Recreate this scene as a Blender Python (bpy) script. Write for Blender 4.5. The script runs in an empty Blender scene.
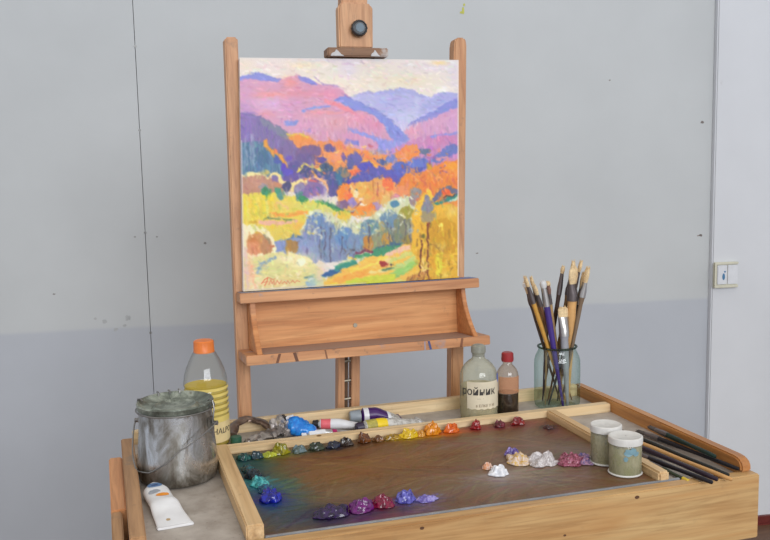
import bpy, bmesh, math, random
import numpy as np
from mathutils import Vector, Matrix, Quaternion, noise
C = bpy.context.scene.collection
sc = bpy.context.scene
PI = math.pi

# ---------------------------------------------------------------- camera
cam_d = bpy.data.cameras.new('camera'); cam = bpy.data.objects.new('camera', cam_d); C.objects.link(cam)
cam_d.sensor_width = 36.0; cam_d.lens = 36.0*910.06/770; cam_d.clip_start = .02
cam.matrix_world = (Matrix.Translation((0, 0, 1.25)) @ Matrix.Rotation(math.radians(-17.29), 4, 'Z')
                    @ Matrix.Rotation(PI/2-math.radians(7.23), 4, 'X') @ Matrix.Rotation(math.radians(-1.22), 4, 'Z'))
sc.camera = cam
# ---------------------------------------------------------------- world and lights
w = bpy.data.worlds.new('world'); sc.world = w; w.use_nodes = True
nt = w.node_tree; nt.nodes.clear()
o = nt.nodes.new('ShaderNodeOutputWorld'); bg = nt.nodes.new('ShaderNodeBackground')
tc = nt.nodes.new('ShaderNodeTexCoord'); sp = nt.nodes.new('ShaderNodeSeparateXYZ'); cr = nt.nodes.new('ShaderNodeValToRGB')
mr = nt.nodes.new('ShaderNodeMapRange'); mr.inputs[1].default_value = -1; mr.inputs[2].default_value = 1
cr.color_ramp.elements[0].position = 0.30; cr.color_ramp.elements[0].color = (.66, .76, .97, 1)
cr.color_ramp.elements[1].position = 0.80; cr.color_ramp.elements[1].color = (1.0, .965, .90, 1)
nt.links.new(tc.outputs['Generated'], sp.inputs[0]); nt.links.new(sp.outputs[2], mr.inputs[0]); nt.links.new(mr.outputs[0], cr.inputs[0])
nt.links.new(cr.outputs[0], bg.inputs[0]); bg.inputs[1].default_value = .80; nt.links.new(bg.outputs[0], o.inputs[0])
def area(name, loc, target, sx, sy, power, col):
    l = bpy.data.lights.new(name, 'AREA'); l.shape = 'RECTANGLE'; l.size = sx; l.size_y = sy; l.energy = power; l.color = col
    ob = bpy.data.objects.new(name, l); C.objects.link(ob); ob.location = loc
    ob.rotation_euler = (Vector(target)-Vector(loc)).to_track_quat('-Z', 'Y').to_euler()
    return ob
area('window_daylight', (.7, -3.8, 2.7), (.1, 2.2, 1.0), 3.6, 2.2, 196, (.93, .965, 1.0))
sc.view_settings.view_transform = 'Standard'; sc.view_settings.look = 'None'
sc.view_settings.gamma = 1; sc.view_settings.exposure = 0; sc.view_settings.use_curve_mapping = False

# ---------------------------------------------------------------- colour / material helpers
def lin(c):
    r = []
    for v in c[:3]:
        v = v/255.0; r.append(v/12.92 if v <= .04045 else ((v+.055)/1.055)**2.4)
    return tuple(r)+(1,)
def mat(name):
    m = bpy.data.materials.new(name); m.use_nodes = True; t = m.node_tree
    return m, t, t.nodes['Principled BSDF']
def N(t, kind, **kw):
    n = t.nodes.new(kind)
    for k, v in kw.items(): setattr(n, k, v)
    return n
def L(t, a, b): t.links.new(a, b)
def coords(t, scale=(1, 1, 1), rot=(0, 0, 0)):
    tc = N(t, 'ShaderNodeTexCoord'); mp = N(t, 'ShaderNodeMapping')
    mp.inputs['Scale'].default_value = scale; mp.inputs['Rotation'].default_value = rot
    L(t, tc.outputs['Object'], mp.inputs[0]); return mp.outputs[0]
def noise_tex(t, vec, scale, detail=4, rough=.55, dist=0):
    n = N(t, 'ShaderNodeTexNoise'); n.inputs['Scale'].default_value = scale; n.inputs['Detail'].default_value = detail
    n.inputs['Roughness'].default_value = rough; n.inputs['Distortion'].default_value = dist
    L(t, vec, n.inputs['Vector']); return n.outputs[0]
def ramp(t, fac, stops):
    r = N(t, 'ShaderNodeValToRGB'); e = r.color_ramp.elements
    while len(e) < len(stops): e.new(.5)
    for i, (p, c) in enumerate(stops): e[i].position = p; e[i].color = c
    L(t, fac, r.inputs[0]); return r.outputs[0]
def mixc(t, fac, a, b, blend='MIX'):
    m = N(t, 'ShaderNodeMix', data_type='RGBA', blend_type=blend)
    for s, v in ((0, fac), (6, a), (7, b)):
        if hasattr(v, 'is_linked'): L(t, v, m.inputs[s])
        else: m.inputs[s].default_value = v
    return m.outputs[2]
def bump(t, h, strength, dist, b):
    n = N(t, 'ShaderNodeBump'); n.inputs['Strength'].default_value = strength; n.inputs['Distance'].default_value = dist
    L(t, h, n.inputs['Height']); L(t, n.outputs[0], b.inputs['Normal'])
def plain(name, c, rough=.5, metal=0, var=.12, scale=60, coat=0):
    m, t, b = mat(name); v = coords(t); n = noise_tex(t, v, scale)
    d = tuple(x*(1-var) for x in lin(c)[:3])+(1,); u = tuple(min(1, x*(1+var)) for x in lin(c)[:3])+(1,)
    L(t, ramp(t, n, [(.3, d), (.7, u)]), b.inputs['Base Color'])
    b.inputs['Roughness'].default_value = rough; b.inputs['Metallic'].default_value = metal
    b.inputs['Coat Weight'].default_value = coat
    return m
def wood(name, a, bcol, axis='X', rough=.55, stain=None, amount=.5, grain=1.0, dirt=(96, 80, 70)):
    m, t, b = mat(name)
    s = {'X': (3, 60, 60), 'Y': (60, 3, 60), 'Z': (60, 60, 3)}[axis]
    s2 = {'X': (1.2, 14, 14), 'Y': (14, 1.2, 14), 'Z': (14, 14, 1.2)}[axis]
    n1 = noise_tex(t, coords(t, s), 2.2*grain, 5, .6, .6); n2 = noise_tex(t, coords(t, s2), 2.4, 3, .5, 1.2)
    c1 = ramp(t, n2, [(.3, lin(a)), (.7, lin(bcol))])
    c2 = ramp(t, n1, [(.28, (.62, .55, .48, 1)), (.55, (1, 1, 1, 1)), (.8, (1.12, 1.1, 1.05, 1))])
    c = mixc(t, .75, c1, c2, 'MULTIPLY')
    n3 = noise_tex(t, coords(t), 38, 4, .7)
    c = mixc(t, ramp(t, n3, [(.60, (0, 0, 0, 1)), (.74, (amount,)*3+(1,))]), c, lin(dirt))
    if stain:
        n4 = noise_tex(t, coords(t), 17, 4, .65)
        c = mixc(t, ramp(t, n4, [(.58, (0, 0, 0, 1)), (.68, (.8, .8, .8, 1))]), c, lin(stain))
    L(t, c, b.inputs['Base Color']); b.inputs['Roughness'].default_value = rough
    bump(t, n1, .25, .0006, b)
    return m
def thin_glass(name, tint, edge, rough=.03, dirt=None, dirt_amt=.3):
    m, t, b = mat(name); t.nodes.remove(b); out = t.nodes['Material Output']
    lw = N(t, 'ShaderNodeLayerWeight'); lw.inputs[0].default_value = .35
    tr = N(t, 'ShaderNodeBsdfTransparent'); L(t, ramp(t, lw.outputs['Facing'], [(.25, lin(tint)), (.95, lin(edge))]), tr.inputs[0])
    gl = N(t, 'ShaderNodeBsdfGlossy'); gl.inputs['Roughness'].default_value = rough; gl.inputs[0].default_value = (1, 1, 1, 1)
    lw2 = N(t, 'ShaderNodeLayerWeight'); lw2.inputs[0].default_value = .5; fr = N(t, 'ShaderNodeValToRGB'); fr.color_ramp.elements[0].position = .45; fr.color_ramp.elements[0].color = (.05, .05, .05, 1); fr.color_ramp.elements[1].color = (.75, .75, .75, 1); e_ = fr.color_ramp.elements.new(.85); e_.color = (.18, .18, .18, 1); L(t, lw2.outputs['Facing'], fr.inputs[0])
    mx = N(t, 'ShaderNodeMixShader'); L(t, fr.outputs[0], mx.inputs[0]); L(t, tr.outputs[0], mx.inputs[1]); L(t, gl.outputs[0], mx.inputs[2])
    last = mx
    if dirt:
        df = N(t, 'ShaderNodeBsdfDiffuse'); df.inputs[0].default_value = lin(dirt)
        n = noise_tex(t, coords(t, (1, 1, .6)), 55, 4, .6)
        m2 = N(t, 'ShaderNodeMixShader'); L(t, ramp(t, n, [(.35, (dirt_amt*.35,)*3+(1,)), (.7, (dirt_amt,)*3+(1,))]), m2.inputs[0])
        L(t, mx.outputs[0], m2.inputs[1]); L(t, df.outputs[0], m2.inputs[2]); last = m2
    L(t, last.outputs[0], out.inputs[0]); return m
def attr_mat(name, rough=.5, bump_amt=.3, scale=500, coat=0, stretch=(1, 1, 1)):
    m, t, b = mat(name); a = N(t, 'ShaderNodeVertexColor'); a.layer_name = 'paint'
    L(t, a.outputs[0], b.inputs['Base Color']); b.inputs['Roughness'].default_value = rough; b.inputs['Coat Weight'].default_value = coat
    b.inputs['Coat Roughness'].default_value = .25
    n = noise_tex(t, coords(t, stretch), scale, 3, .6); bump(t, n, bump_amt, .001, b)
    return m

# ---------------------------------------------------------------- mesh helpers
class MB:
    def __init__(s): s.v = []; s.f = []; s.m = []
    def add(s, vs, fs, mi=0):
        b = len(s.v); s.v += [tuple(v) for v in vs]; s.f += [tuple(i+b for i in f) for f in fs]; s.m += [mi]*len(fs)
    def hexa(s, p, mi=0):   # 8 points: bottom 4 ccw, top 4 ccw
        s.add(p, [(3, 2, 1, 0), (4, 5, 6, 7), (0, 1, 5, 4), (1, 2, 6, 5), (2, 3, 7, 6), (3, 0, 4, 7)], mi)
    def box(s, x0, x1, y0, y1, z0, z1, f=None, mi=0):
        p = [(x0, y0, z0), (x1, y0, z0), (x1, y1, z0), (x0, y1, z0), (x0, y0, z1), (x1, y0, z1), (x1, y1, z1), (x0, y1, z1)]
        if f: p = [f(*q) for q in p]
        s.hexa(p, mi)
    def loft(s, rings, caps=True, mi=0, closed=False, mis=None):
        n = len(rings[0]); b = len(s.v)
        for r in rings: s.v += [tuple(q) for q in r]
        R = len(rings); K = R if closed else R-1
        for i in range(K):
            for j in range(n):
                a = b+i*n+j; a2 = b+i*n+(j+1) % n; c = b+((i+1) % R)*n+j; c2 = b+((i+1) % R)*n+(j+1) % n
                s.f.append((a, a2, c2, c)); s.m.append(mis[i] if mis else mi)
        if caps and not closed:
            s.f.append(tuple(b+j for j in range(n))[::-1]); s.m.append(mis[0] if mis else mi)
            s.f.append(tuple(b+(R-1)*n+j for j in range(n))); s.m.append(mis[-1] if mis else mi)
    def lathe(s, prof, seg=40, c=(0, 0, 0), mi=0, caps=True, wob=None, mis=None):
        rings = []
        for r, z in prof:
            ring = []
            for j in range(seg):
                a = 2*PI*j/seg; rr = max(r, 1e-5); dz = 0
                if wob: k = wob(a, z); rr *= 1+k
                ring.append((c[0]+rr*math.cos(a), c[1]+rr*math.sin(a), c[2]+z))
            rings.append(ring)
        s.loft(rings, caps, mi, mis=mis)
    def tube(s, pts, r, seg=8, mi=0, closed=False):
        pts = [Vector(p) for p in pts]; rings = []; n = len(pts); up = None
        for i, p in enumerate(pts):
            if closed: d = pts[(i+1) % n]-pts[i-1]
            else: d = pts[min(i+1, n-1)]-pts[max(i-1, 0)]
            d.normalize()
            if up is None:
                up = d.cross(Vector((0, 0, 1)));
                if up.length < .1: up = d.cross(Vector((1, 0, 0)))
                up.normalize()
            up = (up-d*up.dot(d)).normalized(); o2 = d.cross(up)
            rr = r[i] if isinstance(r, (list, tuple)) else r
            rings.append([p+(up*math.cos(2*PI*j/seg)+o2*math.sin(2*PI*j/seg))*rr for j in range(seg)])
        s.loft(rings, True, mi, closed)
    def prism(s, poly, y0, y1, f, mi=0):   # poly of 2D points, extruded; f(a, b, depth)
        n = len(poly); vs = [f(a, b, y0) for a, b in poly]+[f(a, b, y1) for a, b in poly]
        fs = [tuple(range(n))[::-1], tuple(range(n, 2*n))]+[(i, (i+1) % n, n+(i+1) % n, n+i) for i in range(n)]
        s.add(vs, fs, mi)
    def build(s, name, mats, parent=None, smooth=False, bevel=0, sub=0, loc=None, angle=40):
        me = bpy.data.meshes.new(name); me.from_pydata(s.v, [], s.f)
        if not isinstance(mats, (list, tuple)): mats = [mats]
        for m in mats: me.materials.append(m)
        me.polygons.foreach_set('material_index', s.m)
        bm = bmesh.new(); bm.from_mesh(me); bmesh.ops.remove_doubles(bm, verts=bm.verts, dist=1e-6); bmesh.ops.recalc_face_normals(bm, faces=bm.faces)
        if bevel:
            es = [e for e in bm.edges if len(e.link_faces) == 2 and e.calc_face_angle(0) > math.radians(30)]
            bmesh.ops.bevel(bm, geom=es, offset=bevel, segments=2, affect='EDGES', clamp_overlap=True)
        bm.to_mesh(me); bm.free()
        if smooth:
            me.polygons.foreach_set('use_smooth', [True]*len(me.polygons))
            try: me.set_sharp_from_angle(angle=math.radians(angle))
            except Exception: pass
        ob = bpy.data.objects.new(name, me); C.objects.link(ob)
        if parent: ob.parent = parent
        if loc: ob.location = loc
        if sub:
            md = ob.modifiers.new('subdivision', 'SUBSURF'); md.levels = md.render_levels = sub
        return ob
def tag(o, label=None, cat=None, group=None, kind=None):
    if label: o['label'] = label
    if cat: o['category'] = cat
    if group: o['group'] = group
    if kind: o['kind'] = kind
    return o
def thing(name, label, cat, loc=(0, 0, 0), rotz=0, group=None, quat=None):
    o = bpy.data.objects.new(name, None); C.objects.link(o); o.location = loc; o.empty_display_size = .05
    if quat is not None: o.rotation_mode = 'QUATERNION'; o.rotation_quaternion = quat
    else: o.rotation_euler = (0, 0, rotz)
    return tag(o, label, cat, group)
def struct(o): o['kind'] = 'structure'; return o
def text_mesh(name, body, size, place, m, parent, shear=0, extrude=.0001):
    cu = bpy.data.curves.new(name, 'FONT'); cu.body = body; cu.size = size; cu.align_x = 'CENTER'; cu.align_y = 'CENTER'; cu.shear = shear; cu.resolution_u = 3
    cu.offset = size*.012
    to = bpy.data.objects.new(name, cu); C.objects.link(to)
    dg = bpy.context.evaluated_depsgraph_get(); dg.update()
    me = bpy.data.meshes.new_from_object(to.evaluated_get(dg)); bpy.data.objects.remove(to)
    for v in me.vertices: v.co = Vector(place(v.co.x, v.co.y))
    me.materials.clear(); me.materials.append(m)
    ob = bpy.data.objects.new(name, me); C.objects.link(ob); ob.parent = parent
    return ob
rnd = random.Random(7)

# ---------------------------------------------------------------- raster painting helpers (colour patterns of painted surfaces)
class Canvas:
    def __init__(s, x0, x1, y0, y1, nx, ny, base, warp=1.2, seed=1):
        s.x0, s.x1, s.y0, s.y1, s.nx, s.ny = x0, x1, y0, y1, nx, ny
        s.X, s.Y = np.meshgrid(np.linspace(x0, x1, nx), np.linspace(y0, y1, ny)); s.rs = np.random.RandomState(seed)
        s.img = np.zeros((ny, nx, 3)); s.img[:] = base
        s.WX = s.X+warp*s.vn(5)+warp*.6*s.vn(2.2); s.WY = s.Y+warp*s.vn(5)+warp*.6*s.vn(2.2)
    def vn(s, cell):
        gx = int((s.x1-s.x0)/cell)+3; gy = int((s.y1-s.y0)/cell)+3; g = s.rs.uniform(-1, 1, (gy, gx))
        fx = (s.X-s.x0)/cell; fy = (s.Y-s.y0)/cell; ix = fx.astype(int); iy = fy.astype(int); fx = fx-ix; fy = fy-iy
        fx = fx*fx*(3-2*fx); fy = fy*fy*(3-2*fy)
        return (g[iy, ix]*(1-fx)+g[iy, ix+1]*fx)*(1-fy)+(g[iy+1, ix]*(1-fx)+g[iy+1, ix+1]*fx)*fy
    def win(s, xa, xb, ya, yb, pad=4):
        i0 = max(0, int((xa-pad-s.x0)/(s.x1-s.x0)*(s.nx-1))); i1 = min(s.nx, int((xb+pad-s.x0)/(s.x1-s.x0)*(s.nx-1))+2)
        j0 = max(0, int((ya-pad-s.y0)/(s.y1-s.y0)*(s.ny-1))); j1 = min(s.ny, int((yb+pad-s.y0)/(s.y1-s.y0)*(s.ny-1))+2)
        return slice(j0, max(j0, j1)), slice(i0, max(i0, i1))
    def put(s, w, a, c):
        a = a[..., None]; s.img[w] = s.img[w]*(1-a)+np.array(c, float)*a
    def poly(s, pts, c, al=1):
        xs = [p[0] for p in pts]; ys = [p[1] for p in pts]; w = s.win(min(xs), max(xs), min(ys), max(ys)); X = s.WX[w]; Y = s.WY[w]
        ins = np.zeros(X.shape, bool); n = len(pts)
        for i in range(n):
            (xa, ya), (xb, yb) = pts[i], pts[(i+1) % n]
            if ya == yb: continue
            ins ^= ((Y > ya) != (Y > yb)) & (X < (xb-xa)*(Y-ya)/(yb-ya)+xa)
        s.put(w, ins*al, c)
    def ell(s, x, y, rx, ry, c, al=1):
        w = s.win(x-rx, x+rx, y-ry, y+ry); d = ((s.WX[w]-x)/rx)**2+((s.WY[w]-y)/ry)**2
        s.put(w, np.clip((1.15-d)*4, 0, 1)*al, c)
    def soft(s, x, y, rx, ry, c, al=1):
        w = s.win(x-rx*2, x+rx*2, y-ry*2, y+ry*2); d = ((s.WX[w]-x)/rx)**2+((s.WY[w]-y)/ry)**2
        s.put(w, np.exp(-d)*al, c)
    def line(s, pts, wd, c, al=1, warp=True):
        for (xa, ya), (xb, yb) in zip(pts, pts[1:]):
            w = s.win(min(xa, xb)-wd, max(xa, xb)+wd, min(ya, yb)-wd, max(ya, yb)+wd)
            X = (s.WX if warp else s.X)[w]; Y = (s.WY if warp else s.Y)[w]; dx, dy = xb-xa, yb-ya; l2 = dx*dx+dy*dy+1e-9
            t = np.clip(((X-xa)*dx+(Y-ya)*dy)/l2, 0, 1); d = np.hypot(X-xa-t*dx, Y-ya-t*dy)
            s.put(w, np.clip((wd/2-d)*1.6+.5, 0, 1)*al, c)
    def dabs(s, n, lens, wd, jit, ang=None, al=.75):
        for _ in range(n):
            x = s.rs.uniform(s.x0, s.x1); y = s.rs.uniform(s.y0, s.y1)
            i = int((x-s.x0)/(s.x1-s.x0)*(s.nx-1)); j = int((y-s.y0)/(s.y1-s.y0)*(s.ny-1))
            c = s.img[j, i]+s.rs.uniform(-jit, jit)+s.rs.uniform(-jit*.7, jit*.7, 3)
            a = ang(x, y)+s.rs.normal(0, .35) if ang else s.rs.uniform(0, PI); l = s.rs.uniform(*lens)/2
            s.line([(x-l*math.cos(a), y-l*math.sin(a)), (x+l*math.cos(a), y+l*math.sin(a))], s.rs.uniform(*wd), c, al, False)
    def mesh(s, name, f, m, parent=None, loc=None):   # f(px, py) -> 3D
        vs = [f(x, y) for y in np.linspace(s.y0, s.y1, s.ny) for x in np.linspace(s.x0, s.x1, s.nx)]
        nx = s.nx; fs = [(j*nx+i, j*nx+i+1, (j+1)*nx+i+1, (j+1)*nx+i) for j in range(s.ny-1) for i in range(nx-1)]
        me = bpy.data.meshes.new(name); me.from_pydata(vs, [], fs)
        im = np.clip(s.img, 0, 255)/255; im = np.where(im <= .04045, im/12.92, ((im+.055)/1.055)**2.4)
        col = np.ones((s.ny*nx, 4), np.float32); col[:, :3] = im.reshape(-1, 3)
        ca = me.color_attributes.new('paint', 'FLOAT_COLOR', 'POINT'); ca.data.foreach_set('color', col.ravel())
        me.materials.append(m); ob = bpy.data.objects.new(name, me); C.objects.link(ob)
        if parent: ob.parent = parent
        if loc: ob.location = loc
        return ob

# ================================================================ THE ROOM
TH = math.radians(-7.6); WP = Vector((2.054, 2.384, 0)); WN = Vector((math.sin(TH), -math.cos(TH), 0)); WD = Vector((math.cos(TH), math.sin(TH), 0))
def W(s, t, z): return WP+WD*s+WN*t+Vector((0, 0, z))
def wall_mat(name, up, low, band=None, blotch=.05):
    m, t, b = mat(name); v = coords(t)
    n = noise_tex(t, v, 3.2, 4, .55); n2 = noise_tex(t, v, 90, 3, .6)
    def var(c): return ramp(t, n, [(.3, tuple(x*(1-blotch) for x in lin(c)[:3])+(1,)), (.7, tuple(x*(1+blotch*.6) for x in lin(c)[:3])+(1,))])
    c = var(up)
    if band:
        sx = N(t, 'ShaderNodeSeparateXYZ'); L(t, v, sx.inputs[0])
        nn = noise_tex(t, v, 5, 3, .6); ad = N(t, 'ShaderNodeMath', operation='MULTIPLY_ADD'); L(t, nn, ad.inputs[0]); ad.inputs[1].default_value = .006; L(t, sx.outputs[2], ad.inputs[2])
        c = mixc(t, ramp(t, ad.outputs[0], [(band-.004, (0, 0, 0, 1)), (band+.006, (1, 1, 1, 1))]), var(low), c)
    n3 = noise_tex(t, v, 8.5, 5, .7); c = mixc(t, ramp(t, n3, [(.70, (0, 0, 0, 1)), (.78, (.25, .25, .25, 1))]), c, lin((150, 146, 142)))
    L(t, c, b.inputs['Base Color']); b.inputs['Roughness'].default_value = .62
    bump(t, n2, .12, .001, b); return m
M_wall = wall_mat('painted_wall_panel', (191, 194, 195), (179, 183, 190), .770)
M_pier = wall_mat('white_painted_pier', (208, 210, 214), None)
M_dark = plain('dark_gap', (122, 125, 128), .9)
M_floor = wood('brown_floorboards', (105, 74, 52), (84, 58, 42), 'X', .5)
M_base = plain('oxblood_baseboard', (104, 42, 38), .35, 0, .15, 30)
seam = -1.958
mb = MB(); mb.box(-4.2, seam-.0009, -.062, -.05, 0, 2.75, W); mb.box(seam+.0009, -.206, -.062, -.05, 0, 2.75, W)
wall_b = struct(mb.build('wall_back', M_wall))
mb = MB(); mb.box(-4.2, -.206, -.12, -.0625, 0, 2.75, W); struct(mb.build('trim_0', M_dark))
mb = MB(); mb.box(-.2055, 1.9, -.12, -.030, 0, 2.75, W); struct(mb.build('wall_right', M_pier, bevel=.004))
mb = MB(); mb.box(-.2055, 1.9, -.030, -.016, 0.003, .028, W); mb.box(-.2055, 1.9, -.030, -.010, -.01, .0045, W); struct(mb.build('baseboard_right', M_base, bevel=.002))
mb = MB(); mb.box(-4.2, -.207, -.05, -.036, 0, .028, W); struct(mb.build('baseboard_back', M_base, bevel=.002))
mb = MB(); mb.add([W(-4.2, -.12, 0), W(1.9, -.12, 0), W(1.9, 5, 0), W(-4.2, 5, 0), W(-4.2, -.12, -.05), W(1.9, -.12, -.05), W(1.9, 5, -.05), W(-4.2, 5, -.05)],
                  [(0, 1, 2, 3), (7, 6, 5, 4), (0, 4, 5, 1), (1, 5, 6, 2), (2, 6, 7, 3), (3, 7, 4, 0)])
struct(mb.build('floor', M_floor))
M_screw = plain('grey_screw_head', (138, 138, 136), .4, .6)
for z in (1.565, 1.333, 1.042, .75, .46):
    mb = MB(); mb.prism([(seam+.0038*math.cos(a), z+.0038*math.sin(a)) for a in [2*PI*k/12 for k in range(12)]], -.0505, -.0488, lambda a, b, d: W(a, d, b))
    mb.build('screw', M_screw, wall_b)
for s, z, r, c in ((-1.791, 1.006, .005, (140, 138, 136)), (-2.219, .876, .004, (140, 138, 136)), (-1.987, 1.031, .003, (140, 138, 136)), (-1.926, 1.029, .003, (140, 138, 136)),
                   (-.2400, 1.330, .006, (120, 112, 108)), (-.237, .973, .006, (112, 104, 100)), (-.55, 1.462, .004, (150, 146, 142)), (-.975, .944, .004, (150, 146, 142)), (-.246, .972, .003, (150, 140, 135))):
    mb = MB(); mb.prism([(s+r*math.cos(a)*rnd.uniform(.7, 1.2), z+r*.7*math.sin(a)*rnd.uniform(.7, 1.2)) for a in [2*PI*k/10 for k in range(10)]], -.0502, -.0493, lambda a, b, d: W(a, d, b))
    mb.build('nail_head', plain('nail', c, .6), wall_b)
M_yel = plain('dried_yellow_green_paint', (186, 186, 70), .5)
mb = MB()
for s, z, rx, rz in ((-1.0117, 1.667, .004, .010), (-1.008, 1.684, .003, .004), (-1.018, 1.662, .004, .0035)):
    mb.prism([(s+rx*math.cos(a)*rnd.uniform(.8, 1.2), z+rz*math.sin(a)*rnd.uniform(.8, 1.2)) for a in [2*PI*k/12 for k in range(12)]], -.0502, -.0492, lambda a, b, d: W(a, d, b))
mb.build('paint_splash', M_yel, wall_b)
M_scuff = plain('wall_scuff', (170, 172, 173), .7)
for s, z, r in ((-2.085, .79, .008), (-2.02, .797, .010), (-2.055, .765, .007), (-2.03, .775, .006), (-2.11, .80, .005)):
    mb = MB(); mb.prism([(s+r*math.cos(a)*rnd.uniform(.6, 1.2), z+r*.8*math.sin(a)*rnd.uniform(.6, 1.2)) for a in [2*PI*k/14 for k in range(14)]], -.0502, -.0497, lambda a, b, d: W(a, d, b))
    mb.build('scuff_mark', M_scuff, wall_b)

# light switch on the pier's edge
sw = thing('light_switch', 'square cream and white wall switch with a blue mark, at the wall corner', 'light switch', W(-.1625, -.030, .8455))
def S(a, b, d): return WD*a+WN*d+Vector((0, 0, b))
M_cream = plain('aged_cream_plastic', (206, 203, 184), .4, 0, .06); M_wp = plain('white_plastic', (214, 216, 220), .35, 0, .04); M_blue = plain('blue_mark', (70, 120, 160), .5)
mb = MB(); mb.box(-.041, .041, -.041, .041, 0, .008, S); mb.build('back_plate', M_cream, sw, bevel=.002)
mb = MB()
for q in ((-.041, .041, .034, .041), (-.041, .041, -.041, -.032), (-.041, -.034, -.032, .034)): mb.box(q[0], q[1], q[2], q[3], .008, .014, S)
mb.build('frame', M_cream, sw, bevel=.0015)
mb = MB(); mb.box(-.031, .003, -.030, .032, .008, .0125, S); mb.build('rocker', M_wp, sw, bevel=.002)
mb = MB(); mb.box(.005, .040, -.030, .032, .008, .0115, S); mb.build('blank_cover', M_wp, sw, bevel=.001)
mb = MB(); mb.prism([(-.010+.0045*math.cos(a), -.005+.011*math.sin(a)) for a in [2*PI*k/16 for k in range(16)]], .0125, .0132, S); mb.prism([(-.006+.003*math.cos(a), .011+.003*math.sin(a)) for a in [2*PI*k/10 for k in range(10)]], .0125, .0132, S)
mb.build('blue_mark', M_blue, sw)

# ================================================================ EASEL
LA = math.radians(4.3); EP = Vector((0, 1.72, .75)); EV = Vector((0, math.sin(LA), math.cos(LA))); EN = Vector((0, -math.cos(LA), math.sin(LA)))
EB = Vector((.47, 1.70, 0))
def E3(u, v, n): return EP+Vector((u, 0, 0))+EV*v+EN*n
def EL(u, v, n): return E3(u, v, n)-EB
M_ez = wood('easel_beech_upright', (204, 156, 114), (182, 128, 88), 'Z', .5, amount=.35)
M_eh = wood('easel_beech_rail', (206, 144, 92), (182, 116, 68), 'X', .5, amount=.5)
M_es = wood('easel_stained_shelf', (208, 152, 104), (180, 122, 80), 'X', .5, stain=(150, 136, 140), amount=.9)
M_pan = wood('easel_back_panel', (218, 158, 102), (196, 130, 76), 'X', .55, amount=.25)
M_top = plain('paint_crusted_wood', (140, 132, 140), .6, 0, .35, 140)
M_brass = plain('dull_steel', (150, 142, 126), .45, .6)
ez = thing('easel', 'tall wooden studio easel standing behind the paint table, holding the landscape painting', 'easel', EB)
vb = -.745/math.cos(LA)
def slant(u0a, u0b, u1a, u1b, va, vt, n0, n1, rounded=.012):
    # an upright whose top is rounded; (u0a,u0b) at v=0, (u1a,u1b) at v=.728
    def U(t, v): k = v/.728; a = u0a+(u1a-u0a)*k; b = u0b+(u1b-u0b)*k; return a+(b-a)*t
    pr = [(0, va), (1, va), (1, vt-rounded), (.93, vt-rounded*.35), (.78, vt), (.22, vt), (.07, vt-rounded*.35), (0, vt-rounded)]
    m = MB(); m.prism([(U(a, v), v) for a, v in pr], n0, n1, lambda a, b, d: EL(a, b, d)); return m
slant(.2345, .2590, .2440, .2690, vb, .730, -.030, 0, .005).build('upright', M_ez, ez, bevel=.0025)
slant(.6740, .7010, .7115, .7390, vb, .737, -.030, 0, .016).build('upright', M_ez, ez, bevel=.0025)
# central mast: two slats with a slotted gap and steel rungs, single mast above
def mastu(v): return .4585+.0535*v
for a, b in ((-.0225, -.0085), (.0060, .0235)):
    m = MB(); m.hexa([EL(mastu(vb)+a, vb, -.045), EL(mastu(vb)+b, vb, -.045), EL(mastu(vb)+b, vb, -.02), EL(mastu(vb)+a, vb, -.02),
                      EL(mastu(.24)+a, .24, -.045), EL(mastu(.24)+b, .24, -.045), EL(mastu(.24)+b, .24, -.02), EL(mastu(.24)+a, .24, -.02)])
    m.build('mast_slat', M_ez, ez, bevel=.0015)
for v in (.085, .045, .008, -.03, -.07):
    m = MB(); m.tube([EL(mastu(v)-.0085, v+.002, -.028), EL(mastu(v)+.006, v+.003, -.028)], .0028, 8); m.build('rung', M_brass, ez, smooth=True)
m = MB(); m.tube([EL(mastu(-.2)-.001, -.2, -.038), EL(mastu(.2)-.001, .2, -.038)], .004, 8); m.build('lift_rod', plain('dark_lift_rod', (104, 78, 56), .7, 0), ez, smooth=True)
#m = MB(); m.hexa([EL(.474, .24, -.045), EL(.512, .24, -.045), EL(.512, .24, -.012), EL(.474, .24, -.012), EL(.478, 1.02, -.035), EL(.5335, 1.02, -.035), EL(.5335, 1.02, -.002), EL(.478, 1.02, -.002)])
m = MB()
def mastbox(v0, v1, hw, n0, n1, m):
    a, b = mastu(v0)+.0025, mastu(v1)+.0025
    m.hexa([EL(a-hw, v0, n0), EL(a+hw, v0, n0), EL(a+hw, v0, n1), EL(a-hw, v0, n1), EL(b-hw, v1, n0), EL(b+hw, v1, n0), EL(b+hw, v1, n1), EL(b-hw, v1, n1)])
mastbox(.24, 1.05, .0265, -.035, -.003, m); m.build('mast', M_ez, ez, bevel=.002)
# crossbars
for v0, v1 in ((.135, .215), (-.60, -.54)):
    m = MB(); m.box(.25, .685, v0, v1, -.018, -.002, EL); m.build('crossbar', M_eh, ez, bevel=.001)
for a, b in ((.225, .268), (.665, .708)):
    m = MB(); m.box(a-EB.x, b-EB.x, 1.40-EB.y, 2.02-EB.y, 0, .045); m.build('foot', M_eh, ez, bevel=.003)
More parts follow.
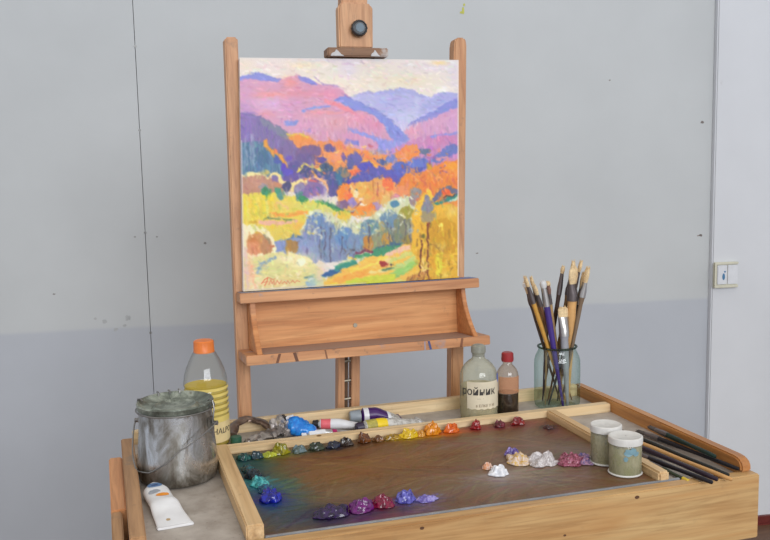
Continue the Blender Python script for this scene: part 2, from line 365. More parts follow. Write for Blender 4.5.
# upper shelf
m = MB(); m.box(.240, .725, .2255, .2445, 0, .050, EL); m.build('canvas_shelf', M_es, ez, bevel=.0012)
cvs = Canvas(.242, .723, 0.001, .0495, 240, 30, (150, 135, 132), .01, 5)
for _ in range(260):
    x = cvs.rs.uniform(.242, .723); y = cvs.rs.uniform(.0, .05); c = [(128, 128, 150), (150, 140, 140), (170, 125, 90), (110, 105, 118), (176, 168, 164), (92, 80, 78)][cvs.rs.randint(6)]
    cvs.line([(x, y), (x+cvs.rs.uniform(.004, .03), y+cvs.rs.uniform(-.003, .003))], cvs.rs.uniform(.003, .008), c, .6, False)
for x, wd in ((.555, .006), (.575, .004), (.50, .003), (.60, .003)): cvs.line([(x-.02, .046), (x+.035, .043)], wd, (84, 110, 180), .8, False)
M_crust = attr_mat('paint_crusted_shelf', .55, .5, 300)
cvs.mesh('paint_crust', lambda x, y: EL(x, .2449, y), M_crust, ez)
# box shelf: back panel, brackets, lower shelf
m = MB(); m.box(.2600, .6990, .132, .2255, 0, .007, EL); m.build('back_panel', M_pan, ez, bevel=.0008)
m = MB(); m.tube([EL(.472, .1635, .0068), EL(.472, .1635, .0095)], .0042, 12); m.build('panel_screw', M_brass, ez, smooth=True)
def bracket(u0, u1):
    pts = [(0.007, .2255), (.038, .2255)]
    for k in range(1, 9):
        t = k/8; pts.append((.038+.058*t**1.9, .2255-.0925*t))
    pts.append((.007, .133)); m = MB(); m.prism(pts, u0, u1, lambda a, b, d: EL(d, b, a)); return m
bracket(.2600, .2700).build('bracket', M_eh, ez, bevel=.001); bracket(.6900, .6990).build('bracket', M_eh, ez, bevel=.001)
m = MB(); m.box(.239, .7225, .1150, .1330, 0, .100, EL); m.build('lower_shelf', M_es, ez, bevel=.0012)
cv2 = Canvas(.272, .688, .008, .098, 200, 50, (168, 122, 92), .004, 9)
for _ in range(200):
    x = cv2.rs.uniform(.272, .688); y = cv2.rs.uniform(.008, .098); c = [(150, 120, 105), (176, 128, 92), (138, 120, 118), (120, 92, 76), (160, 145, 140)][cv2.rs.randint(5)]
    cv2.line([(x, y), (x+cv2.rs.uniform(.01, .05), y+cv2.rs.uniform(-.004, .004))], cv2.rs.uniform(.003, .009), c, .5, False)
cv2.mesh('paint_crust', lambda x, y: EL(x, .1333, y), M_crust, ez)
for u, wd, c, a in ((.597, .0045, (66, 74, 120), 1), (.585, .003, (150, 140, 150), 0), (.295, .005, (112, 70, 46), -1.5), (.333, .006, (104, 66, 44), 1.2), (.39, .003, (130, 86, 56), .8), (.66, .005, (128, 80, 52), -.8)):
    m = MB(); m.prism([(u-wd/2, .1155), (u+wd/2, .1155), (u+wd/2-a*.004, .1325), (u-wd/2-a*.004, .1325)], .0999, .1004, EL); m.build('paint_stain', plain('rail_stain', c, .6), ez)
# top clamp
m = MB(); pr = [(.462, .7075), (.5305, .7075), (.5335, .785), (.530, .792), (.523, .7965), (.472, .7965), (.466, .792), (.4635, .785)]
m.prism(pr, -.003, .022, EL); m.build('clamp_block', M_ez, ez, bevel=.003)
m = MB(); m.box(.436, .559, .6905, .7075, -.003, .030, EL); m.build('top_clip', wood('top_clip_wood', (150, 112, 82), (122, 88, 64), 'X', .6, stain=(190, 186, 184), amount=.8), ez, bevel=.002)
for u, r in ((.455, .014), (.532, .010)):
    m = MB(); m.prism([(u-r, .6905), (u+r, .6905), (u+r*.5, .6945), (u+r*.25, .6985), (u-r*.15, .7035), (u-r*.35, .6985), (u-r*.8, .6960)], .030, .0325, EL); m.build('paint_splash', plain('white_splash', (190, 188, 188), .6), ez, bevel=.0008)
M_knob = plain('black_knob', (52, 54, 58), .38, .2)
kb = MB(); c0 = Vector((.5005, .7440, 0))
rings = []
for r, d in ((.008, .022), (.008, .026), (.0150, .027), (.0160, .030), (.0160, .036), (.0142, .040), (.0125, .0405), (.0115, .0385), (.0001, .0385)):
    rings.append([EL(c0.x+r*math.cos(2*PI*j/28)*(1+.03*math.cos(28*PI*j/28)), c0.y+r*math.sin(2*PI*j/28), d) for j in range(28)])
kb.loft(rings); kb.build('knob', M_knob, ez, smooth=True, angle=30)
m = MB(); m.prism([(c0.x+.0085*math.cos(2*PI*j/20), c0.y+.0085*math.sin(2*PI*j/20)) for j in range(20)], .0385, .0398, EL); m.build('knob_cap', plain('blue_grey_knob_cap', (70, 84, 94), .35, .3), ez)

# ================================================================ PAINTING
pt = thing('painting', 'colourful autumn mountain landscape painting on canvas, resting on the easel shelf', 'painting', E3(.48, .245, .012))
PB = E3(.48, .245, .012)
def PU(x, y, n):   # picture coordinates (0..218, 0..226) -> canvas
    s = x/218; t = 1-y/226; a0, a1 = .2515, .2672; b0, b1 = .6925, .7110
    a = a0+(a1-a0)*t; b = b0+(b1-b0)*t; return E3(a+(b-a)*s, .2460+.4415*t, n)-PB
m = MB(); m.hexa([PU(0, 226, .0025), PU(218, 226, .0025), PU(218, 226, .0195), PU(0, 226, .0195), PU(0, 0, .0025), PU(218, 0, .0025), PU(218, 0, .0195), PU(0, 0, .0195)])
m.build('canvas_edge', plain('primed_canvas_edge', (214, 202, 196), .7), pt, bevel=.0008)
P = Canvas(0, 218, 0, 226, 330, 342, (222, 212, 202), 1.1, 3)
def T(x, y): return (x-240.5-1.2*(y-58)/234, (y-58.5)*226/(292-.0698*(x-243)-58.5))
def pg(pts, c, al=1): P.poly([T(*q) for q in pts], c, al)
def el(x, y, rx, ry, c, al=1): a, b = T(x, y); P.ell(a, b, rx, ry, c, al)
def so(x, y, rx, ry, c, al=1): a, b = T(x, y); P.soft(a, b, rx, ry, c, al)
def ln(pts, wd, c, al=1): P.line([T(*q) for q in pts], wd, c, al)
# sky
for x, y, rx, ry, c, a in ((270, 66, 22, 6, (226, 208, 206), .7), (345, 68, 10, 9, (214, 204, 222), .8), (385, 72, 40, 12, (216, 206, 196), .7), (435, 66, 30, 6, (216, 204, 212), .8),
    (300, 65, 14, 4, (226, 210, 150), .35), (438, 62, 8, 2, (232, 208, 140), .8), (330, 82, 30, 5, (230, 220, 200), .7), (400, 80, 30, 6, (222, 212, 180), .6), (455, 75, 10, 20, (210, 200, 210), .6),
    (256, 78, 14, 4, (224, 214, 212), .6), (352, 88, 12, 4, (230, 214, 200), .7), (440, 88, 8, 3, (236, 232, 226), .8), (246, 66, 8, 5, (226, 210, 190), .6), (340, 60, 60, 2, (206, 196, 214), .5)): so(x, y, rx, ry, c, a)
# far mountains
pg([(340, 96), (350, 95), (362, 91), (375, 91), (386, 88), (398, 86), (408, 88), (420, 93), (429, 96), (437, 91), (462, 91), (462, 145), (395, 140), (346, 112)], (180, 178, 214))
pg([(386, 88), (398, 86), (408, 88), (420, 93), (428, 96), (420, 98), (405, 93), (392, 92), (375, 95), (362, 93)], (165, 166, 208), .7)
pg([(430, 97), (438, 91), (462, 91), (462, 98), (446, 100), (430, 108), (414, 118), (412, 112)], (168, 168, 212), .7)
so(405, 118, 18, 10, (196, 196, 222), .9); so(385, 100, 12, 5, (176, 176, 216), .8); so(415, 103, 3, 5, (198, 200, 222), .8); so(398, 127, 9, 5, (200, 196, 220), .8)
ln([(390, 104), (410, 101), (422, 106)], 1.2, (164, 166, 206), .6); ln([(395, 109), (405, 106)], 1.2, (168, 168, 208), .6)
# right mountain
pg([(462, 101), (450, 106), (436, 111), (424, 117), (410, 124), (399, 133), (392, 150), (462, 150)], (206, 160, 190))
pg([(462, 95), (452, 98), (441, 104), (432, 110), (418, 116), (408, 121), (404, 126), (418, 121), (430, 118), (440, 112), (452, 108), (462, 106)], (142, 146, 206))
so(440, 120, 12, 5, (212, 165, 192), .8); so(410, 130, 6, 6, (226, 166, 178), .8); ln([(414, 121), (411, 136)], 1.6, (220, 196, 206), .5); so(452, 125, 8, 8, (200, 160, 196), .7)
# left massif
pg([(236, 80), (248, 77), (257, 75), (268, 77), (280, 79), (287, 76), (294, 75), (303, 77), (310, 82), (318, 84), (330, 85), (338, 90), (345, 95), (352, 100), (364, 106), (375, 112), (386, 119), (398, 128), (406, 138), (412, 150), (400, 178), (236, 178)], (206, 158, 182))
so(262, 84, 18, 4, (208, 160, 186), .9)
pg([(238, 79), (246, 76), (257, 72.5), (266, 75), (275, 78.5), (283, 79), (275, 82), (268, 82), (258, 80), (246, 80), (238, 82)], (142, 146, 206))
pg([(294, 76), (301, 76), (308, 80), (315, 85), (309, 84), (303, 83), (297, 80)], (140, 142, 206))
for x, y, rx, ry, c, a in ((288, 83, 8, 7, (226, 152, 146), .8), (270, 95, 18, 3, (232, 150, 140), 1), (262, 90, 8, 4, (214, 156, 170), .8), (300, 93, 14, 4, (214, 144, 158), .8), (325, 94, 12, 6, (220, 146, 172), .9), (247, 92, 6, 8, (206, 160, 190), .8),
    (268, 104, 16, 8, (212, 178, 208), .9), (245, 110, 6, 8, (200, 160, 196), .8), (290, 106, 10, 6, (206, 158, 190), .7), (310, 114, 12, 6, (218, 160, 172), .8), (332, 122, 14, 9, (214, 164, 172), .9), (355, 118, 14, 6, (222, 150, 170), .8),
    (372, 124, 10, 6, (216, 146, 176), .9), (346, 108, 8, 4, (226, 148, 160), .9), (300, 124, 12, 6, (214, 162, 190), .7), (350, 135, 14, 5, (210, 152, 184), .8), (376, 145, 12, 5, (206, 150, 186), .8), (265, 114, 8, 4, (224, 150, 150), .5)): so(x, y, rx, ry, c, a)
ln([(322, 101), (332, 103), (342, 108), (350, 113)], 4, (228, 146, 156), .8); ln([(308, 112), (325, 112), (340, 112)], 2, (226, 156, 158), .6)
for k in range(14): x = 300+k*5.5; ln([(x, 112+(k % 4)*3), (x+rnd.uniform(-2, 4), 119+(k % 3)*4)], 1.1, (222, 182, 196), .5)
pg([(331, 100), (336, 97), (342, 95), (348, 97), (354, 101), (364, 106), (375, 112), (386, 119), (397, 128), (408, 138), (404, 146), (394, 143), (385, 133), (380, 124), (372, 115), (362, 111), (350, 110), (344, 105), (336, 102)], (140, 148, 208))
pg([(346, 127), (356, 131), (366, 133), (376, 137), (386, 139), (404, 141), (410, 146), (398, 152), (384, 154), (370, 153), (375, 147), (372, 140), (358, 135), (348, 131)], (150, 154, 212))
ln([(341, 94), (352, 100), (366, 107), (378, 113), (390, 121)], 1, (124, 128, 192), .8)
ln([(299, 111), (306, 109), (318, 107), (326, 106)], 2.4, (138, 154, 212)); ln([(284, 123), (293, 123)], 4.5, (140, 150, 208)); ln([(343, 141), (354, 142)], 4, (138, 138, 206)); ln([(345, 128), (352, 129)], 2.4, (150, 152, 206), .7); ln([(368, 151), (383, 151)], 3, (138, 146, 212), .8)
ln([(300, 130), (312, 133)], 1.5, (170, 150, 204), .6); ln([(312, 78), (320, 84), (330, 84.5), (340, 89)], 1.4, (166, 140, 190), .7)
# right foothills
pg([(378, 156), (388, 149), (398, 144), (410, 139), (425, 134), (440, 131), (462, 130), (462, 175), (378, 175)], (198, 142, 184))
so(440, 138, 16, 4, (196, 130, 168), .9); so(400, 150, 12, 4, (176, 152, 206), .8); so(412, 143, 12, 3, (196, 138, 180), .8); so(445, 160, 12, 5, (200, 140, 170), .8)
ln([(430, 135), (440, 133), (462, 131)], 2.6, (146, 148, 208)); pg([(428, 160), (436, 153), (444, 146), (453, 142), (460, 145), (457, 152), (448, 156), (438, 161)], (116, 126, 186))
ln([(424, 156), (436, 157)], 1.8, (170, 110, 170), .8)
# left dark hill
pg([(236, 112), (248, 113), (254, 114), (262, 118), (270, 121), (278, 126), (286, 133), (292, 141), (300, 145), (310, 149), (318, 154), (326, 162), (326, 182), (236, 182)], (132, 116, 164))
pg([(258, 118), (270, 122), (280, 128), (290, 138), (284, 140), (272, 132), (262, 126)], (134, 140, 154), .8)
so(246, 128, 8, 14, (150, 118, 186), .9); so(262, 135, 10, 6, (128, 110, 156), .7); so(280, 150, 10, 6, (136, 110, 156), .7)
for k in range(34):
    x = 241+k*1.0; ln([(x, 120+k*.3), (x+rnd.uniform(-1, 2), 142+k*.4)], .9, [(120, 104, 172), (160, 128, 190), (118, 120, 150), (146, 132, 176)][k % 4], .45)
pg([(236, 145), (250, 142), (263, 142), (270, 148), (276, 156), (281, 164), (281, 176), (236, 176)], (94, 128, 158))
for k in range(46):
    x = 240+k*.9; ln([(x, 143+max(0, x-262)*.9), (x+rnd.uniform(-1.5, 2), 172)], .9, [(150, 172, 190), (74, 118, 142), (120, 110, 160), (84, 140, 150), (60, 96, 128)][k % 5], .55)
for x in (245, 250, 252): ln([(x, 135), (x+1, 165)], 1.2, (178, 188, 200), .6)
for q in (((263, 142), (267, 150)), ((266, 147), (272, 154)), ((273, 150), (279, 157)), ((278, 155), (281, 161)), ((281, 160), (285, 167))): ln(q, 3, (222, 156, 60))
el(274, 151, 2, 2, (230, 130, 90)); el(281, 167, 3, 5, (104, 76, 186)); el(275, 160, 3, 4, (84, 100, 170)); el(292, 168, 8, 6, (104, 92, 154)); el(286, 158, 3, 3, (120, 90, 176)); el(262, 158, 6, 8, (72, 112, 146), .7)
# orange hill
pg([(284, 136), (291, 134), (299, 133), (308, 138), (316, 141), (327, 140), (337, 142), (346, 147), (354, 149), (364, 151), (376, 154), (388, 155), (396, 150), (403, 144), (414, 143), (418, 150), (410, 164), (395, 176), (350, 182), (318, 172), (304, 153), (292, 146)], (228, 150, 88))
so(298, 138, 10, 3, (232, 150, 60), .9); so(330, 144, 12, 3, (230, 140, 90), .8); so(334, 155, 8, 5, (236, 158, 120), .9); ln([(284, 134), (298, 134), (306, 138)], 1.6, (226, 196, 80)); so(360, 152, 16, 2.5, (234, 160, 70), .8)
for k in range(26): x = 318+rnd.uniform(0, 90); y = 145+rnd.uniform(0, 26); ln([(x, y), (x+rnd.uniform(-4, 5), y+rnd.uniform(-2, 3))], 1.8, [(240, 184, 90), (236, 130, 80), (226, 170, 140), (240, 200, 120), (196, 110, 120)][k % 5], .8)
el(305, 152, 13, 7, (128, 100, 144)); el(302, 158, 10, 5, (112, 96, 146), .8)
for x, y, rx, ry, c in ((326, 148, 5, 4, (112, 96, 150)), (340, 156, 2.4, 4.5, (122, 100, 160)), (317, 160, 5, 3.2, (100, 84, 156)), (351, 158, 7, 7, (112, 106, 170)), (347, 163, 4, 5, (100, 104, 156)), (363, 166, 9, 5.5, (98, 90, 186)), (378, 161, 4.5, 3.2, (92, 110, 160)),
    (322, 169, 7, 6, (66, 96, 130)), (338, 171, 6, 5, (110, 120, 130)), (305, 171, 9, 6.5, (76, 82, 136)), (388, 158, 6, 4.5, (120, 132, 190)), (397, 167, 8, 7, (96, 112, 184)), (415, 163, 13, 7, (110, 126, 196)), (423, 150, 7, 3.4, (106, 120, 150)), (377, 170, 6, 5, (96, 96, 180)), (312, 178, 5, 4, (90, 84, 150))): el(x, y, rx, ry, c)
ln([(402, 147), (398, 151)], 3, (232, 138, 90)); ln([(416, 150), (408, 156), (402, 158)], 4, (236, 146, 72)); ln([(428, 146), (432, 149)], 3, (186, 120, 190)); ln([(388, 166), (392, 158), (402, 157), (406, 160)], 1.2, (206, 170, 196), .8); ln([(405, 168), (410, 158), (424, 156)], 1.2, (206, 160, 180), .6)
ln([(358, 160), (366, 160), (374, 166)], 1.6, (240, 180, 70)); ln([(293, 175), (297, 168), (301, 164), (306, 166), (312, 166), (318, 170)], 2.4, (226, 204, 100)); el(352, 172, 8, 3.5, (236, 120, 70)); ln([(309, 171), (313, 176)], 2, (236, 170, 70))
# valley of violet
pg([(352, 173), (360, 168), (372, 166), (380, 170), (390, 168), (404, 167), (424, 166), (416, 172), (406, 175), (397, 182), (392, 186), (383, 182), (372, 180), (362, 184), (352, 186), (346, 180)], (100, 98, 172))
so(400, 172, 12, 4, (104, 116, 200), .8); so(385, 178, 6, 4, (120, 88, 178), .8)
# orange forest right
pg([(392, 186), (396, 180), (401, 174), (410, 171), (422, 170), (432, 166), (445, 160), (462, 157), (462, 206), (430, 204), (405, 200), (388, 196)], (226, 140, 62))
for k in range(60): x = 396+rnd.uniform(0, 63); y = 168+rnd.uniform(0, 32)-(x-396)*.12; ln([(x, y), (x+rnd.uniform(-2, 3), y+rnd.uniform(3, 7))], 1.6, [(240, 166, 80), (212, 116, 84), (236, 150, 50), (220, 130, 110), (232, 172, 110)][k % 5], .7)
el(450, 164, 8, 4, (240, 160, 50)); el(428, 165, 4, 4, (206, 160, 40)); ln([(436, 158), (446, 156)], 2, (210, 150, 160))
# left hedge and purple trees
pg([(320, 172), (346, 172), (348, 190), (342, 198), (330, 196), (322, 188)], (80, 92, 144)); el(335, 178, 3, 8, (66, 120, 150)); el(341, 174, 4, 4, (150, 130, 110)); el(348, 183, 5, 3.5, (96, 78, 170)); el(329, 190, 5, 6, (96, 90, 150))
pg([(282, 172), (296, 172), (294, 186), (286, 190), (280, 180)], (112, 92, 160)); el(285, 172, 5, 4, (100, 84, 186))
pg([(240, 176), (256, 174), (268, 178), (278, 183), (284, 189), (280, 194), (262, 194), (240, 194)], (188, 140, 118))
so(256, 184, 10, 4, (196, 150, 130), .8); so(276, 184, 4, 3, (206, 140, 100), .8); el(262, 187, 5, 3, (150, 148, 158), .8)
ln([(240, 177), (248, 174), (258, 174), (264, 177)], 2.4, (232, 218, 160)); ln([(266, 178), (272, 173), (277, 176), (278, 181), (288, 184)], 2.6, (232, 212, 150)); el(263, 172, 4, 2.5, (196, 180, 120))
el(284, 187, 4, 6, (80, 80, 122)); el(304, 188, 15, 9, (140, 116, 160)); el(295, 188, 6, 6, (150, 140, 168)); so(310, 190, 6, 5, (156, 110, 176), .8); so(318, 190, 5, 6, (130, 106, 168), .7)
ln([(289, 191), (290, 184), (296, 180), (303, 181)], 3, (236, 214, 150)); ln([(302, 179), (311, 177), (318, 179), (322, 184), (324, 191)], 2.4, (240, 186, 140)); ln([(306, 180), (314, 181)], 1.5, (224, 110, 96), .8)
# orange centre trees
pg([(332, 192), (340, 184), (352, 182), (365, 180), (380, 176), (392, 180), (396, 188), (396, 206), (380, 214), (350, 216), (336, 206)], (226, 164, 90))
for x, y, rx, ry, c in ((340, 191, 8, 8, (242, 140, 44)), (344, 195, 4, 6, (236, 120, 70)), (361, 190, 10, 9, (224, 176, 88)), (376, 186, 6, 6, (222, 166, 108)), (385, 183, 6, 7, (240, 124, 72)), (386, 201, 8, 9, (220, 182, 110)), (398, 192, 8, 8, (228, 150, 100)), (352, 194, 3, 3.5, (240, 220, 178)), (357, 199, 3, 2, (240, 214, 190))): el(x, y, rx, ry, c)
for k in range(40): x = 334+rnd.uniform(0, 60); y = 182+rnd.uniform(0, 26); ln([(x, y), (x+rnd.uniform(-3, 4), y+rnd.uniform(-2, 4))], 1.6, [(240, 190, 90), (238, 150, 60), (242, 214, 150), (214, 150, 80), (236, 130, 90), (200, 150, 120)][k % 6], .7)
for x, y, rx, ry, c in ((348, 202, 4, 5, (158, 138, 190)), (372, 206, 6, 4, (176, 144, 176)), (338, 204, 7, 4, (130, 96, 140)), (354, 211, 9, 4, (236, 150, 50)), (364, 207, 7, 3.5, (236, 146, 60)), (359, 204, 4, 1.8, (242, 222, 200)), (392, 196, 5, 3, (206, 140, 150))): el(x, y, rx, ry, c)
ln([(346, 216), (350, 209), (356, 202)], 1.3, (150, 84, 84), .9); ln([(370, 180), (371, 192)], 1.2, (190, 120, 60)); ln([(374, 182), (374, 196)], 1, (180, 110, 80))
# meadow
pg([(240, 194), (262, 192), (276, 193), (292, 197), (306, 199), (322, 203), (340, 211), (346, 216), (338, 226), (300, 246), (280, 244), (262, 240), (240, 232)], (222, 204, 84))
so(322, 212, 14, 8, (208, 208, 130), .9); so(302, 206, 12, 4, (206, 206, 120), .8); so(275, 205, 16, 6, (224, 196, 110), .8); so(282, 236, 20, 6, (214, 190, 92), .9); so(295, 226, 12, 5, (232, 178, 84), .8); so(263, 232, 12, 5, (218, 196, 100), .8)
for k in range(12): x = 244+k*2.2; ln([(x, 198+k*.3), (x+rnd.uniform(0, 4), 218)], 2.2, [(228, 210, 50), (224, 212, 110), (232, 196, 80), (214, 196, 60)][k % 4], .8)
ln([(262, 196), (270, 198)], 3, (230, 206, 40)); ln([(268, 215), (285, 214), (302, 213)], 4, (240, 164, 72)); ln([(256, 222), (272, 223), (292, 221)], 4, (226, 178, 150)); ln([(262, 219), (272, 218), (280, 219), (290, 219)], 1.8, (110, 130, 92)); el(252, 222, 4.5, 2, (206, 166, 40)); ln([(274, 202), (286, 208)], 1.6, (228, 176, 150), .7)
for x, y, rx, ry, c in ((264, 191, 5, 3.6, (64, 146, 104)), (275, 191, 3, 4, (70, 150, 120)), (278, 196, 4, 4, (96, 150, 140)), (296, 196, 4, 5, (84, 136, 132)), (300, 199, 4, 3, (60, 146, 96))): el(x, y, rx, ry, c)
ln([(312, 200), (320, 203), (328, 206), (334, 210)], 3, (86, 160, 84)); ln([(318, 200), (330, 206), (346, 212)], 1.8, (60, 130, 100)); el(338, 215, 10, 5, (226, 190, 70)); so(342, 212, 4, 2, (190, 200, 80), .8)
# pale cream trees
pg([(294, 240), (299, 226), (304, 214), (314, 209), (326, 213), (338, 220), (350, 222), (360, 221), (372, 212), (380, 204), (390, 197), (402, 194), (414, 200), (420, 212), (420, 236), (400, 250), (350, 262), (300, 262)], (208, 208, 172))
for x, y, rx, ry, c in ((313, 222, 11, 9, (112, 140, 182)), (323, 230, 8, 9, (124, 144, 176)), (308, 236, 9, 14, (134, 146, 178)), (322, 248, 14, 14, (130, 146, 178)), (340, 238, 9, 11, (112, 146, 184)), (350, 246, 7, 13, (128, 148, 176)), (332, 254, 12, 8, (136, 148, 174)), (366, 226, 9, 8, (116, 148, 158)), (360, 238, 6, 12, (130, 152, 176)),
    (370, 242, 8, 10, (150, 150, 120)), (392, 203, 5, 4, (92, 142, 168)), (386, 219, 9, 10, (118, 146, 168)), (382, 236, 8, 10, (140, 146, 116)), (400, 228, 10, 16, (138, 138, 110)), (404, 212, 7, 6, (166, 156, 64)), (413, 192, 6, 6, (156, 150, 148)), (410, 200, 4, 5, (160, 140, 140)), (396, 240, 10, 8, (130, 136, 110)), (411, 235, 6, 12, (140, 136, 130))): el(x, y, rx, ry, c)
for x, y, rx, ry, c in ((364, 243, 5, 8, (202, 138, 50)), (383, 240, 5, 7, (196, 146, 60)), (405, 240, 4, 6, (160, 140, 60)), (378, 226, 4, 5, (172, 160, 110)), (296, 246, 10, 8, (128, 138, 166)), (300, 256, 10, 8, (138, 144, 172))): el(x, y, rx, ry, c, .9)
for k in range(80):
    x = 300+rnd.uniform(0, 116); y = 214+rnd.uniform(0, 32); ln([(x, y), (x+rnd.uniform(-2, 2), y+rnd.uniform(5, 12))], .9, [(96, 104, 136), (150, 164, 190), (84, 120, 160), (120, 110, 120), (176, 184, 190), (108, 130, 130)][k % 6], .55)
for x, y0, y1 in ((317, 226, 262), (321, 232, 260), (326, 228, 262), (338, 236, 256), (365, 222, 248), (384, 222, 248), (388, 226, 246), (402, 218, 246), (407, 222, 248)): ln([(x, y0), (x+rnd.uniform(-2, 3), y1)], 1, (92, 84, 104), .8)
for x, y in ((302, 218), (306, 212), (338, 222), (352, 226), (374, 214), (380, 208), (397, 198), (408, 196), (398, 214), (338, 230)): ln([(x, y), (x+rnd.uniform(-3, 5), y+rnd.uniform(-2, 3))], 2.4, (226, 230, 206), .9)
for k in range(24): x = 336+rnd.uniform(0, 20); y = 247+rnd.uniform(0, 10); ln([(x, y), (x+rnd.uniform(-3, 3), y+rnd.uniform(-3, 3))], 1, [(84, 84, 100), (150, 150, 160), (110, 96, 90)][k % 3], .7)
# small blue and brown trees left
pg([(272, 241), (284, 240), (289, 236), (297, 234), (304, 239), (314, 244), (314, 262), (302, 258), (290, 253), (273, 252)], (142, 154, 186)); ln([(284, 239), (291, 235), (298, 238)], 2.2, (96, 124, 156))
el(286, 246, 5, 6, (176, 136, 62)); el(291, 247, 4, 6, (168, 132, 76)); el(278, 246, 4, 6, (136, 150, 192)); el(302, 250, 5, 5, (150, 156, 190)); ln([(303, 244), (303, 254)], 1.4, (90, 84, 130), .8); ln([(304, 256), (312, 262)], 3, (120, 136, 180))
# brown tree and cream halo
pg([(240, 224), (262, 226), (272, 238), (274, 256), (256, 262), (240, 262)], (234, 222, 184)); el(255, 243, 10, 10.5, (202, 146, 92)); el(251, 248, 6, 8, (214, 146, 100)); el(264, 248, 5, 9, (190, 138, 96)); ln([(262, 234), (267, 244)], 2.4, (150, 140, 110), .8); so(251, 240, 5, 3, (196, 120, 50), .8); ln([(268, 248), (271, 246)], 2, (190, 120, 84))
# lower left bush
pg([(240, 256), (252, 258), (266, 254), (276, 252), (290, 253), (304, 257), (314, 266), (320, 276), (322, 294), (236, 296)], (218, 208, 148))
so(298, 262, 12, 8, (242, 228, 184), .9); so(283, 258, 9, 4, (240, 226, 190), .9); so(275, 270, 14, 7, (208, 204, 140), .8); so(292, 276, 14, 6, (216, 202, 134), .8); so(247, 272, 5, 18, (228, 182, 156), .9); so(254, 286, 6, 6, (240, 226, 196), .9); ln([(244, 248), (246, 290)], 2.4, (216, 190, 180), .8); ln([(250, 266), (253, 288)], 2, (236, 170, 140), .7)
ln([(256, 272), (259, 265), (264, 261), (272, 257)], 3.2, (146, 166, 180)); so(270, 284, 16, 3.5, (226, 180, 130), .6); so(275, 290, 24, 2.5, (226, 204, 170), .6)
el(307, 283, 6, 5, (156, 180, 192)); ln([(301, 277), (310, 278)], 2, (110, 140, 136)); so(312, 280, 6, 7, (186, 200, 170), .8); el(298, 262, 4, 4, (250, 240, 204)); so(316, 272, 3, 10, (226, 200, 170), .8)
# lower meadow
pg([(318, 296), (319, 282), (326, 274), (338, 270), (350, 264), (362, 258), (376, 252), (390, 247), (402, 244), (414, 244), (424, 252), (424, 292)], (232, 188, 88))
pg([(366, 256), (368, 250), (376, 246), (388, 242), (400, 243), (398, 248), (388, 252), (378, 256)], (74, 150, 114)); ln([(372, 248), (388, 243), (398, 244)], 1.8, (84, 100, 140), .8)
ln([(321, 275), (334, 270)], 5, (54, 104, 152)); ln([(332, 269), (340, 266), (350, 262)], 5, (60, 148, 130)); ln([(334, 266), (342, 262)], 1.8, (110, 170, 130)); ln([(352, 253), (360, 251), (368, 251)], 2.8, (134, 66, 90)); ln([(352, 257), (364, 255)], 4, (80, 156, 110)); ln([(345, 258), (352, 259)], 1.8, (236, 196, 90))
ln([(384, 254), (398, 249), (410, 246)], 4.4, (236, 190, 164)); ln([(388, 260), (404, 254), (416, 252)], 5, (206, 206, 120)); ln([(386, 278), (400, 270), (416, 260)], 8, (160, 200, 112)); ln([(390, 268), (404, 262), (412, 258)], 4, (190, 206, 130)); ln([(344, 284), (362, 281), (388, 278)], 8, (204, 206, 70)); ln([(372, 286), (396, 282), (414, 280)], 4, (214, 206, 120))
ln([(328, 284), (346, 276), (364, 272)], 6, (240, 172, 76)); ln([(348, 270), (366, 264), (384, 257)], 4.6, (242, 208, 96)); ln([(322, 286), (340, 284)], 3, (236, 196, 70)); ln([(366, 273), (384, 270)], 3, (236, 214, 140)); so(384, 261, 3, 5, (240, 214, 190), .6); ln([(356, 266), (374, 260)], 2, (236, 180, 90), .7)
pg([(376, 262), (378, 260.5), (384, 261), (385, 265), (383, 264.5), (382, 266), (380, 265), (378, 267.5), (377, 266)], (168, 56, 48)); ln([(379, 270), (388, 267.5)], 2, (84, 126, 96)); el(388, 264, 1, 1.6, (90, 80, 90)); el(387, 269, 1.2, 1, (84, 60, 70))
# golden trees
pg([(408, 248), (410, 228), (410, 212), (414, 202), (422, 192), (432, 196), (440, 204), (450, 203), (462, 206), (462, 292), (420, 290), (416, 262)], (222, 174, 52))
pg([(412, 214), (416, 203), (421, 194), (426, 186), (430, 189), (432, 196), (426, 202), (420, 212), (418, 222)], (244, 196, 66)); pg([(418, 210), (421, 202), (425, 193), (429, 199), (432, 207), (426, 213)], (138, 138, 150)); el(425, 216, 7, 6, (160, 148, 120), .9); el(433, 213, 3, 3, (166, 150, 110))
pg([(424, 226), (432, 219), (446, 217), (456, 222), (460, 236), (456, 252), (440, 254), (428, 250)], (206, 158, 24)); so(452, 209, 8, 6, (226, 200, 112), .9); so(441, 207, 5, 4, (236, 190, 60), .9); el(440, 224, 3, 2, (246, 220, 110)); so(438, 246, 10, 5, (186, 160, 86), .9); so(415, 240, 5, 12, (232, 186, 60), .8); so(413, 222, 4, 6, (240, 190, 50), .8)
for k in range(70): x = 410+rnd.uniform(0, 48); y = 222+rnd.uniform(0, 56); ln([(x, y), (x+rnd.uniform(-1, 1), y+rnd.uniform(3, 9))], 1.5, [(230, 180, 40), (206, 150, 24), (234, 204, 80), (216, 170, 60), (188, 140, 40), (240, 190, 90)][k % 6], .6)
ln([(436, 256), (438, 272)], 6, (226, 212, 66)); ln([(442, 250), (441, 270)], 2, (214, 200, 60)); so(422, 268, 3, 8, (238, 218, 180), .8); so(445, 274, 6, 4, (238, 216, 120), .7); so(432, 258, 3, 8, (214, 156, 30), .8)
